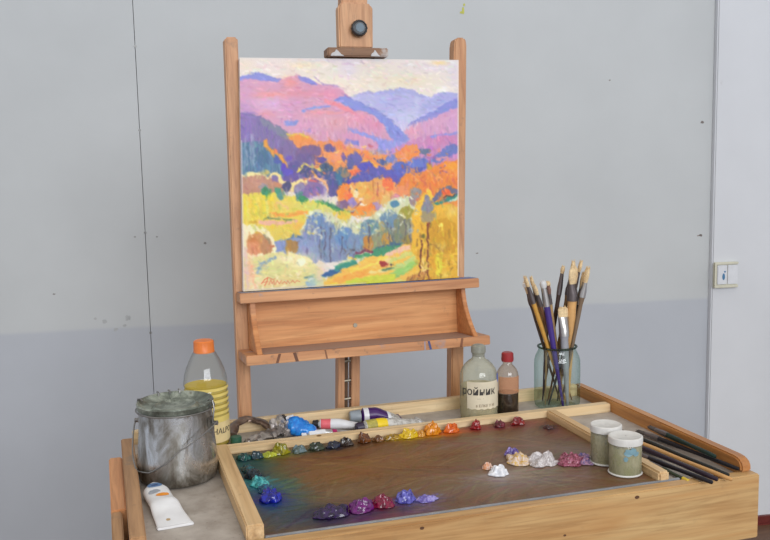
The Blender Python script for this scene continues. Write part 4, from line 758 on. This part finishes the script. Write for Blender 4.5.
db = thing('small_bottle', 'small clear bottle with red cap half full of black liquid, right of the labelled bottle', 'bottle', (.7290, 1.5640, ZT))
prof = [(.001, .001), (.018, .001), (.0207, .004), (.0210, .010), (.0210, .078), (.0198, .086), (.0165, .093), (.0115, .0985), (.0090, .101), (.0090, .108)]
m = MB(); m.lathe(prof, 40, caps=False); m.build('bottle_body', thin_glass('brownish_glass', (248, 238, 226), (210, 196, 180), .05, (196, 164, 138), .05), db, smooth=True, angle=60)
m = MB(); m.lathe([(.001, .002), (.0180, .002), (.0200, .006), (.0200, .046), (.001, .046)], 40, caps=False); m.build('black_liquid', plain('black_medium', (20, 18, 20), .2), db, smooth=True, angle=40)
m = MB(); m.lathe([(.001, .1245), (.0090, .1245), (.0112, .1225), (.0116, .1110), (.0112, .1070), (.0085, .1070)], 32, caps=False, wob=lambda a, z: .03*math.cos(16*a) if .108 < z < .122 else 0); m.build('cap', plain('dark_red_cap', (150, 40, 44), .4), db, smooth=True, angle=30)
wrap_label(db, .0212, .0475, .080, math.radians(-165), math.radians(-30), liquid('worn_orange_label', (246, 228, 212), .26, edge=(226, 176, 144)), 'label')

# small lidded jars
M_sj = thin_glass('murky_jar_glass', (236, 236, 222), (180, 178, 156), .08, (184, 178, 152), .75); M_wl = plain('dusty_white_lid', (206, 204, 200), .5, 0, .08, 90)
def small_jar(x, y, r, h, label, tint):
    j = thing('lidded_jar', label, 'jar', (x, y, .7500), rnd.uniform(0, 3), 'two small lidded jars')
    m = MB(); m.lathe([(.001, .001), (r*.86, .001), (r*.95, .0035), (r*.95, h-.012), (r*.88, h-.009)], 40, caps=False); m.build('jar_body', M_sj, j, smooth=True, angle=50)
    m = MB(); m.lathe([(.001, .003), (r*.90, .003), (r*.90, h-.016), (.001, h-.016)], 40, caps=False); m.build('contents', liquid('murky_liquid', (186, 180, 150), .75, edge=tuple(min(255, int(q*1.25)) for q in tint)), j, smooth=True, angle=50)
    m = MB(); m.lathe([(.001, h-.0008), (r*.88, h-.0008), (r*.93, h), (r*1.0, h-.0012), (r*1.01, h-.003), (r*1.01, h-.0110), (r*.96, h-.0112)], 48, caps=False, wob=lambda a, z: .008*math.sin(5*a)); m.build('lid', M_wl, j, smooth=True, angle=40)
    m = MB(); m.tube([(r*.955*math.cos(a), r*.955*math.sin(a), .0022) for a in [2*PI*k/40 for k in range(40)]], .0016, 6, closed=True); m.build('base_ring', M_wl, j, smooth=True)
    return j
small_jar(.7550, 1.2500, .0250, .0640, 'smaller lidded jar of murky grey liquid, behind and left of its twin', (150, 146, 124))
j = small_jar(.7572, 1.1960, .0262, .0605, 'front lidded jar with white dusty lid and blue smears on its glass', (146, 148, 118))
for a, z, s in ((-112, .040, .007), (-95, .043, .006), (-82, .038, .005), (-120, .030, .004)):
    m = MB(); m.prism([(s*math.cos(q)*rnd.uniform(.7, 1.2), s*.9*math.sin(q)*rnd.uniform(.7, 1.2)) for q in [2*PI*k/12 for k in range(12)]], .0256, .0259, lambda x, y, d: (d*math.cos(math.radians(a)-j.rotation_euler.z+x/.026), d*math.sin(math.radians(a)-j.rotation_euler.z+x/.026), z+y)); m.build('blue_smear', plain('grey_blue_smear', (112, 146, 158), .6), j)

# ================================================================ BRUSH JAR AND BRUSHES
jar = thing('glass_jar', 'large clear greenish glass jar holding upright paint brushes on the back tray', 'jar', (.8480, 1.5880, ZT))
M_jar = thin_glass('green_tinted_glass', (238, 246, 241), (176, 200, 190), .03)
prof = [(.001, .003), (.036, .003), (.040, .001), (.0440, .004), (.0452, .012), (.0452, .085), (.0448, .095), (.0425, .103), (.0390, .110), (.0370, .114), (.0368, .120)]
m = MB(); m.lathe(prof, 56, caps=False); m.build('jar_wall', M_jar, jar, smooth=True, angle=60)
m = MB(); m.tube([(.0375*math.cos(a), .0375*math.sin(a), .1215) for a in [2*PI*k/56 for k in range(56)]], .0022, 8, closed=True); m.build('rim', thin_glass('rim_glass', (150, 172, 158), (96, 120, 108), .03), jar, smooth=True)
M_ferr = plain('nickel_ferrule', (176, 172, 168), .3, .85); M_dferr = plain('tarnished_ferrule', (112, 104, 104), .4, .7); M_brist = plain('hog_bristle', (216, 190, 148), .8, 0, .2, 300)
def handle_mat(c):
    m = plain('lacquered_handle', c, .38, 0, .1, 80, 0); m.node_tree.nodes['Principled BSDF'].inputs['Specular IOR Level'].default_value = .3; return m
def brush(name_l, base, tip, hl, fl, bl, r, fw, hc, fm, bc=None, flat=1.0, label='', group=None, taper=.45, tipc=None, cat='paintbrush', fan=1.0, spin=0, kr=1.0, kf=1.0):
    base = Vector(base); d = (Vector(tip)-base); q = d.to_track_quat('Z', 'Y') @ Quaternion((0, 0, 1), spin)
    b = thing(name_l, label, cat, base, 0, group, q)
    s = d.length; hl = s-fl-bl; r *= kr; fw *= kf
    m = MB(); m.lathe([(.0004, 0), (r*taper*.8, .002), (r*taper, hl*.15), (r*.75, hl*.5), (r, hl*.82), (r*.95, hl*.92), (fw*.92, hl)], 14, caps=False); m.build('handle', handle_mat(hc), b, smooth=True, angle=70)
    def ringf(rr, z, f): return [(rr*math.cos(2*PI*j/16), rr*f*math.sin(2*PI*j/16), z) for j in range(16)]
    m = MB(); m.loft([ringf(fw, hl-.004, 1), ringf(fw*1.02, hl+fl*.3, 1), ringf(fw*(1+.12*(1-flat)), hl+fl*.6, (1+flat)/2), ringf(fw*(1+.3*(1-flat)), hl+fl, flat)]); m.build('ferrule', fm, b, smooth=True, angle=50)
    m = MB(); w0 = fw*(1+.3*(1-flat))*.94
    m.loft([ringf(w0, hl+fl-.002, flat), ringf(w0*1.08*fan, hl+fl+bl*.45, flat*.95), ringf(w0*1.02*fan, hl+fl+bl*.8, flat*.8), ringf(w0*.62*fan, hl+fl+bl*.98, flat*.6)])
    for k in range(22):   # stray hairs
        a = rnd.uniform(0, 2*PI); x = w0*.8*fan*math.cos(a); y = w0*.8*flat*math.sin(a)
        m.tube([(x*.8, y*.8, hl+fl), (x, y, hl+fl+bl*.6), (x*rnd.uniform(.6, 1.3), y*rnd.uniform(.6, 1.3), hl+fl+bl*rnd.uniform(.9, 1.12))], .00035, 4)
    m.build('bristles', bc or M_brist, b, smooth=True, angle=60)
    if tipc: m = MB(); m.lathe([(.0003, hl+fl+bl*.55), (w0*1.15, hl+fl+bl*.6), (w0*1.1, hl+fl+bl*.9), (.0003, hl+fl+bl)], 12, caps=False); m.build('paint_on_bristles', tipc, b, smooth=True)
    return b
JX, JY = .848, 1.588
def bj(px0, py0, px1, py1, dy0, dy1):   # foot and tip in jar units: 1 = 2 mm across / up from the jar's axis and base
    return (JX+px0*.00203, JY+dy0, ZT+.004+py0*.00203), (JX+px1*.00203, JY+dy1, ZT+py1*.00208)
GB = 'paint brushes standing in the glass jar'
whitep = plain('white_paint_tip', (236, 236, 236), .5)
BR = [  # foot x, tip x (units from axis), tip height, foot dy, tip dy, ferrule, bristle, radius, ferrule radius, handle colour, metal, flat, label, extras
 (6.82, -34.42, 127, -0.0138, 0.0006, .032, .020, .0040, .0042, (196, 148, 70), M_dferr, .5, 'yellow handled bristle brush leaning furthest left in the jar', {}),
 (5.28, -31.29, 121, 0.0080, 0.0150, .020, .024, .0030, .0036, (90, 76, 66), M_dferr, .5, 'brush with white paint on its bristles, leaning left in the jar', {'tipc': whitep}),
 (11.65, -23.28, 125, 0.0162, 0.0202, .026, .020, .0028, .0032, (176, 140, 96), M_dferr, .6, 'thin tan handled brush behind the yellow handled one in the jar', {}),
 (-0.50, -17.48, 123, -0.0272, -0.0065, .034, .014, .0055, .0052, (66, 48, 122), M_ferr, .8, 'purple handled brush with a long silver ferrule in the jar', {'bc': plain('white_bristle', (204, 204, 204), .7)}),
 (9.98, -9.82, 117, 0.0088, 0.0014, .018, .016, .0032, .0034, (180, 148, 104), M_dferr, .8, 'slim pale wood brush in the middle left of the jar', {'bc': plain('brown_bristle', (130, 96, 84), .7)}),
 (-10.60, -2.63, 119, 0.0200, 0.0280, .034, .014, .0026, .0030, (60, 44, 60), plain('violet_ferrule', (150, 128, 170), .3, .7), 1, 'slender brush with a pointed lilac ferrule in the jar', {}),
 (3.18, 2.74, 97, -0.0314, -0.0123, .034, .020, .0068, .0076, (150, 150, 156), M_ferr, .45, 'short wide flat brush with silver ferrule at the front of the jar', {'fan': 1.0}),
 (-8.79, 9.82, 134, 0.0283, 0.0132, .040, .014, .0038, .0040, (72, 54, 48), M_dferr, .6, 'dark brown brush leaning slightly right in the jar', {}),
 (9.77, 13.07, 135, -0.0068, -0.0167, .030, .034, .0078, .0080, (206, 160, 104), M_dferr, .4, 'thick pale wood handled bristle brush, the stoutest in the jar', {}),
 (-1.58, 19.93, 133, 0.0282, 0.0132, .026, .028, .0036, .0046, (150, 120, 84), M_dferr, .5, 'long bristle brush just right of the stout one in the jar', {}),
 (-6.27, 27.84, 138, 0.0163, 0.0068, .030, .022, .0030, .0034, (110, 84, 66), M_dferr, .6, 'tallest thin brush rising at the right of the jar', {}),
 (6.38, 25.55, 128, 0.0027, -0.0111, .028, .032, .0036, .0048, (64, 70, 74), M_ferr, .5, 'brush with grey handle and full tan bristles on the right of the jar', {}),
 (-11.64, 30.95, 115, -0.0091, 0.0084, .034, .018, .0036, .0040, (58, 62, 66), plain('copper_ferrule', (116, 82, 66), .4, .6), .6, 'dark brush with a copper coloured ferrule leaning furthest right in the jar', {}),
 (-14.16, -7.08, 112, -0.0053, 0.0133, .030, .016, .0028, .0032, (140, 116, 84), M_dferr, .7, 'short thin brush with tarnished ferrule in the middle of the jar', {}),
 (3.40, 21.33, 118, 0.0114, 0.0255, .024, .018, .0034, .0038, (46, 60, 54), M_dferr, .6, 'dark green handled brush hidden behind the right-hand brushes in the jar', {}),
 (5.95, 17.38, 139, 0.0126, -0.0006, .024, .030, .0034, .0048, (184, 150, 104), M_dferr, .6, 'pale bristle brush rising behind the stout one, between it and the tallest', {}),
 (-0.27, 25.58, 134, -0.0164, -0.0272, .026, .030, .0036, .0050, (120, 100, 80), M_ferr, .55, 'wide tan bristle brush at the front right of the jar', {}),
 (18.16, -26.52, 119, 0.0062, -0.0060, .022, .020, .0030, .0036, (120, 84, 60), M_dferr, .6, 'reddish brown brush crossing behind the left-leaning brushes in the jar', {}),
]
for fx, tx, th, d0, d1, fl, bl, r, fw, hc, fm, flat, lab, ex in BR:
    f, tp = bj(fx, 1, tx, th, d0, d1); brush('paintbrush', f, tp, 0, fl, bl, r, fw, hc, fm, flat=flat, label=lab, group=GB, kr=1.15, kf=1.3, **{'fan': 1.3, **ex})

# handles lying in the right tray (bristle ends point away from the viewer)
GT = 'paint brushes lying in the right tray'
LB = [ # handle end (x, y, z), bristle end, radius, colour, label
 (.9190, 1.1330, .7560, .8930, 1.3710, .7510, .0042, (26, 24, 30), 'black handled brush lying along the right side board'),
 (.9080, 1.1750, .7640, .9085, 1.3600, .7600, .0046, (24, 46, 40), 'dark green handled brush next to the right side board'),
 (.8859, 1.1140, .7570, .8680, 1.3830, .7500, .0040, (34, 36, 34), 'olive black handled brush lying left of the green one'),
 (.8812, 1.1010, .7550, .8540, 1.3640, .7495, .0042, (200, 152, 96), 'natural wood handled brush among the black ones in the right tray'),
 (.8600, 1.1070, .7560, .8420, 1.3480, .7495, .0048, (44, 32, 46), 'purplish black handled brush lying in the right tray'),
 (.8450, 1.0990, .7560, .8195, 1.2913, .7495, .0044, (26, 24, 32), 'black handled brush nearest the two small jars in the right tray'),
]
for x0, y0, z0, x1, y1, z1, r, hc, lab in LB:
    brush('paintbrush', (x0, y0, z0), (x1, y1, z1), 0, .030, .022, r, r*1.05, hc, M_dferr, bc=plain('paint_stained_bristle', (74, 66, 62), .7), flat=.7, label=lab, group=GT, taper=.85)
b = brush('paintbrush', (.8270, 1.1330, .7490), (.8210, 1.250, .7490), 0, .030, .022, .0032, .0032, (52, 62, 44), M_dferr, flat=.7, label='short brush with a yellow tipped green handle in the right tray', group=GT, taper=.9)
m = MB(); m.lathe([(.0005, -.0006), (.0030, .0002), (.0033, .004), (.0033, .0120), (.0025, .0122)], 12, caps=False); m.build('yellow_tip', plain('yellow_handle_tip', (206, 176, 50), .4), b, smooth=True)

# ================================================================ PAINT TUBES
def tubeobj(name_l, label, loc, rotz, length, r, mats, capr=.006, capl=.014, crimp=None, bands=None, tilt=0, seg=28, dent_=.12, seed=0, group='paint tubes in the back tray', flatend=.12, shoulder=.006, capm=None, start=.35, hz=None):
    """cap points along -x, crimped end at +x; local z=0 is the surface it lies on"""
    t = thing(name_l, label, 'paint tube', loc, 0, group); t.rotation_euler = (0, tilt, rotz)
    cw = crimp or r*1.5; n = 22; rings = []; mis = []
    for i in range(n+1):
        k = i/n; x = shoulder+k*(length-shoulder); e = max(0, (k-start)/(1-start)); ry = r+(cw-r)*e; rz = r*(1-e)+r*flatend*e
        ring = []
        for j in range(seg):
            a = 2*PI*j/seg; nz = noise.noise(Vector((x*70+seed*5, math.cos(a)*1.5, math.sin(a)*1.5+seed)))*dent_*(.3+e)
            ring.append((x, ry*math.cos(a)*(1+nz*.3), (hz or r)*(1-e)*1+rz*.3*e+rz*math.sin(a)*(1+nz*1.5)+(1-1)*e))
        rings.append(ring)
        mi = 0
        for (b0, b1, q) in (bands or []):
            if b0 <= k < b1: mi = q
        mis.append(mi)
    m = MB(); c = (0, (hz or r))
    nk = [[(x, rr*math.cos(2*PI*j/seg), r+rr*math.sin(2*PI*j/seg)) for j in range(seg)] for x, rr in ((0.0, r*.45), (0.002, r*.5), (shoulder*.8, r*.93))]
    m.loft(nk+rings, True, mis=[0]*3+mis); m.build('tube_body', mats, t, smooth=True, angle=45)
    m = MB(); m.box(length-.004, length+.0015, -cw*1.01, cw*1.01, -.0002+.0002, r*flatend*1.1+.0016); m.build('crimp', mats[0], t, bevel=.0006)
    if capm:
        m = MB(); m.loft([[(x, rr*math.cos(2*PI*j/20), r+rr*math.sin(2*PI*j/20)) for j in range(20)] for x, rr in ((.001, capr*.95), (.0005, capr), (-capl*.9, capr*.88), (-capl, capr*.75))]); m.build('cap', capm, t, smooth=True, angle=35)
    return t
M_alu = plain('crumpled_aluminium', (188, 188, 190), .35, .6, .25, 90); M_whitet = plain('white_tube_enamel', (216, 216, 220), .35, 0, .07, 60); M_purp = plain('purple_label', (62, 22, 92), .35); M_yelt = plain('yellow_label', (228, 196, 20), .4, 0, .1)
M_pink = plain('pink_label', (220, 100, 110), .4); M_orng = plain('orange_label', (226, 122, 40), .4); M_blk = plain('black_cap', (26, 26, 32), .35); M_gcap = plain('grey_cap', (140, 148, 156), .4); M_mag = plain('magenta_label', (160, 20, 90), .4)
M_mott = glossy('paint_spotted_metal', (196, 194, 190), (150, 146, 140), .4); M_olive = plain('olive_smeared_label', (160, 150, 70), .45, 0, .35, 160)
tubeobj('paint_tube', 'white paint tube with black cap and pink band in the middle of the back tray', (.3640, 1.6100, ZT), math.radians(-18), .105, .0095, [M_whitet, M_pink, M_orng], .0085, .010, .014, [(0, .16, 1)], capm=M_blk, seed=2)
m = MB(); 
tubeobj('paint_tube', 'small orange ended silver tube behind the black cap in the back tray', (.3400, 1.6240, ZT), math.radians(190), .040, .0085, [M_orng, M_alu], .005, .006, .011, [(.3, 1, 1)], capm=M_orng, seed=3)
tubeobj('paint_tube', 'crumpled silver paint tube with a magenta spot in front of the white tube', (.3300, 1.5620, ZT), math.radians(-2), .100, .0070, [M_alu, M_mag, M_whitet], .0055, .008, .0110, [(.0, .3, 2), (.42, .52, 1)], capm=M_whitet, seed=4, dent_=.4)
tubeobj('paint_tube', 'purple paint tube with a square grey cap behind the yellow one', (.4480, 1.6190, ZT), math.radians(-4), .078, .0140, [M_purp, M_whitet, M_mott], .0120, .020, .0165, [(.0, .10, 1), (.10, .62, 0), (.62, .70, 1), (.70, 1.1, 2)], capm=M_gcap, seed=5, flatend=.3)
tubeobj('paint_tube', 'spotted white paint tube with yellow band and dark cap in the back tray', (.4350, 1.5560, ZT), math.radians(6), .118, .0115, [M_mott, M_yelt, M_olive, M_whitet], .0100, .013, .0200, [(.0, .16, 2), (.16, .34, 1), (.34, .9, 0), (.9, 1.1, 3)], capm=plain('dark_violet_cap', (44, 34, 58), .4), seed=6, flatend=.62, dent_=.25)
# crumpled metal tubes at the left end: long bent loop with a green cap
def crumple(m, path, ws, hs, seed, amp=.3, seg=14):
    pts = [Vector(p) for p in path]; rings = []; n = len(pts)
    # resample
    fine = []; W_ = []; H_ = []
    for i in range(n-1):
        for k in range(6): t = k/6; fine.append(pts[i].lerp(pts[i+1], t)); W_.append(ws[i]*(1-t)+ws[i+1]*t); H_.append(hs[i]*(1-t)+hs[i+1]*t)
    fine.append(pts[-1]); W_.append(ws[-1]); H_.append(hs[-1])
    for i, p in enumerate(fine):
        d = (fine[min(i+1, len(fine)-1)]-fine[max(i-1, 0)]).normalized(); side = d.cross(Vector((0, 0, 1))).normalized(); up = side.cross(d).normalized()
        ring = []
        for j in range(seg):
            a = 2*PI*j/seg; nz = noise.noise(Vector((i*.45+seed, math.cos(a)*1.3, math.sin(a)*1.3+seed*2)))*amp
            q = p+side*W_[i]*math.cos(a)*(1+nz)+up*H_[i]*math.sin(a)*(1+nz*1.6); q.z = max(q.z, .0003); ring.append(q)
        rings.append(ring)
    m.loft(rings, True)
M_foil = plain('crinkled_foil', (150, 142, 136), .32, .8, .45, 90); M_foil2 = plain('brownish_foil', (120, 100, 88), .35, .7, .4, 90)
t = thing('paint_tube', 'bent metal paint tube arched beside the oil bottle, with a green cap', 'paint tube', (.240, 1.605, ZT), 0, 'paint tubes in the back tray')
m = MB(); crumple(m, [(-.038, -.024, .016), (-.030, .010, .024), (-.006, .024, .030), (.020, .020, .022), (.038, .008, .010)], [.008, .0095, .010, .011, .010], [.0045, .005, .005, .0045, .004], 3, .4); m.build('tube_body', M_foil2, t, smooth=True, angle=35)
m = MB(); m.loft([[(-.034+.010*math.cos(2*PI*j/18), -.036+.010*math.sin(2*PI*j/18), z) for j in range(18)] for z in (.0003, .0165)]); m.build('cap', plain('green_cap', (52, 96, 76), .4), t, smooth=True, angle=40, bevel=.001)
t = thing('paint_tube', 'crumpled dark silver paint tube lying flat in front of the arched one', 'paint tube', (.255, 1.570, ZT), 0, 'paint tubes in the back tray')
m = MB(); crumple(m, [(-.036, -.020, .006), (-.018, -.010, .010), (.006, .006, .010), (.028, .018, .012)], [.006, .011, .012, .010], [.005, .008, .007, .008], 5, .6); m.build('tube_body', M_foil, t, smooth=True, angle=30)
t = thing('paint_tube', 'scrunched silver paint tube with a black cap beside the blue tube', 'paint tube', (.295, 1.592, ZT), 0, 'paint tubes in the back tray')
m = MB(); crumple(m, [(-.020, .010, .014), (-.004, .004, .018), (.008, -.006, .014), (.014, -.016, .010)], [.012, .016, .015, .011], [.012, .015, .012, .009], 8, .6); m.build('tube_body', plain('bright_foil', (176, 170, 168), .28, .75, .4, 110), t, smooth=True, angle=30)
m = MB(); m.tube([(-.002, .018, .028), (.006, .014, .030)], .0065, 14); m.build('cap', M_blk, t, smooth=True, angle=35)
t = thing('paint_tube', 'bright blue crumpled paint tube between the silver tubes in the back tray', 'paint tube', (.3180, 1.580, ZT), 0, 'paint tubes in the back tray')
m = MB(); crumple(m, [(-.014, .012, .016), (-.004, .006, .018), (.012, -.002, .014), (.028, -.012, .010), (.036, -.016, .005)], [.010, .020, .020, .013, .004], [.014, .018, .014, .008, .003], 11, .22); m.build('tube_body', glossy('blue_plastic', (14, 108, 196), (30, 136, 220), .25), t, smooth=True, angle=50)
m = MB(); m.tube([(-.014, .018, .030), (-.004, .012, .034)], .0045, 12); m.build('cap', M_whitet, t, smooth=True, angle=35)
m = MB(); m.tube([(-.0170, .020, .0285), (-.0138, .018, .030)], .0055, 12); m.build('cap_ring', M_blk, t, smooth=True, angle=35)
# big white tube lying in the left tray (cap end toward the can)
t = thing('paint_tube', 'large squeezed white paint tube with an orange mark, in front of the can', 'paint tube', (.0545, 1.3620, ZT), math.radians(-81), None)
M_bigw = plain('white_tube', (222, 222, 224), .35, 0, .05, 40); M_ora = plain('orange_emblem', (226, 140, 30), .4); M_oval = plain('blue_oval_emblem', (84, 118, 160), .4); M_gr = plain('grey_print', (150, 154, 162), .5)
rings = []
for i in range(29):
    k = i/28; x = -.012+k*.140; ry = .0195*math.sqrt(min(1, max(0.02, (k+.02)/.14))) if k < .14 else .0195+.0050*max(0, (k-.35)/.65); e = max(0, (k-.12)/.88)
    rz = min(ry, .0095*(1-e)**.8+.0012); zc = rz+.0003+.004*math.exp(-((k-.52)/.10)**2)
    rings.append([(x, ry*math.cos(2*PI*j/32), max(.0003, zc+rz*math.sin(2*PI*j/32)*(1+.16*noise.noise(Vector((x*60, math.cos(2*PI*j/32)*2, 1)))))) for j in range(32)])
m = MB(); m.loft(rings); m.build('tube_body', M_bigw, t, smooth=True, angle=60)
def top_z(x, y):
    k = (x+.012)/.140; i = min(28, max(0, int(round(k*28)))); r_ = rings[i]; best = max((q[2] for q in r_ if abs(q[1]-y) < .0045), default=.003); return best
m = MB(); n_ = 0
def patch(name, cx, cy, rx, ry, mt, h=.0007):
    m = MB(); vs = [(cx, cy, top_z(cx, cy)+h)]; fs = []; K = 20
    for ring in (.5, 1):
        for k in range(K): a = 2*PI*k/K; x = cx+rx*ring*math.cos(a); y = cy+ry*ring*math.sin(a); vs.append((x, y, top_z(x, y)+h*(1 if ring < 1 else .6)))
    for k in range(K): fs.append((0, 1+k, 1+(k+1) % K)); fs.append((1+k, 1+K+k, 1+K+(k+1) % K, 1+(k+1) % K))
    m.add(vs, fs); return m.build(name, mt, t, smooth=True)
patch('blue_oval', .004, -.001, .007, .011, M_oval); patch('blue_oval', .005, -.001, .003, .006, plain('navy_mark', (50, 70, 110), .4), .0010)
patch('printed_band', .024, -.006, .005, .009, M_gr); patch('orange_mark', .0380, .003, .0050, .0100, M_ora); patch('paint_smudge', .1100, -.006, .003, .003, plain('ochre_smudge', (176, 150, 110), .5))
m = MB(); m.box(.1200, .1290, -.0250, .0250, .0003, .0036, lambda x, y, z: (x+.18*y*.4, y, z)); m.build('crimp', M_bigw, t, bevel=.001)

# finer pieces belong to the part they sit on
def under(child_names, part_name):
    for t_ in [o for o in bpy.data.objects if o.type == 'EMPTY' and not o.parent]:
        ps = [c for c in t_.children if c.name.split('.')[0] == part_name]
        if not ps: continue
        for c in list(t_.children):
            if c.name.split('.')[0] in child_names:
                p = min(ps, key=lambda q: (sum((Vector(v) for v in q.bound_box), Vector())/8-sum((Vector(v) for v in c.bound_box), Vector())/8).length)
                c.parent = p
under(['knob_cap'], 'knob'); under(['label_text', 'label_band'], 'label'); under(['rivet', 'clasp_wire'], 'ear'); under(['lid_lug'], 'lid'); under(['cap_ring'], 'cap')
under(['panel_screw'], 'back_panel'); under(['paint_on_bristles'], 'bristles'); under(['yellow_tip'], 'handle'); under(['rocker', 'blank_cover'], 'back_plate'); under(['knot'], 'front_board'); under(['blue_mark'], 'rocker')
under(['rung'], 'mast_slat'); under(['paint_stain'], 'lower_shelf'); under(['blue_oval', 'printed_band', 'orange_mark', 'paint_smudge', 'crimp'], 'tube_body')
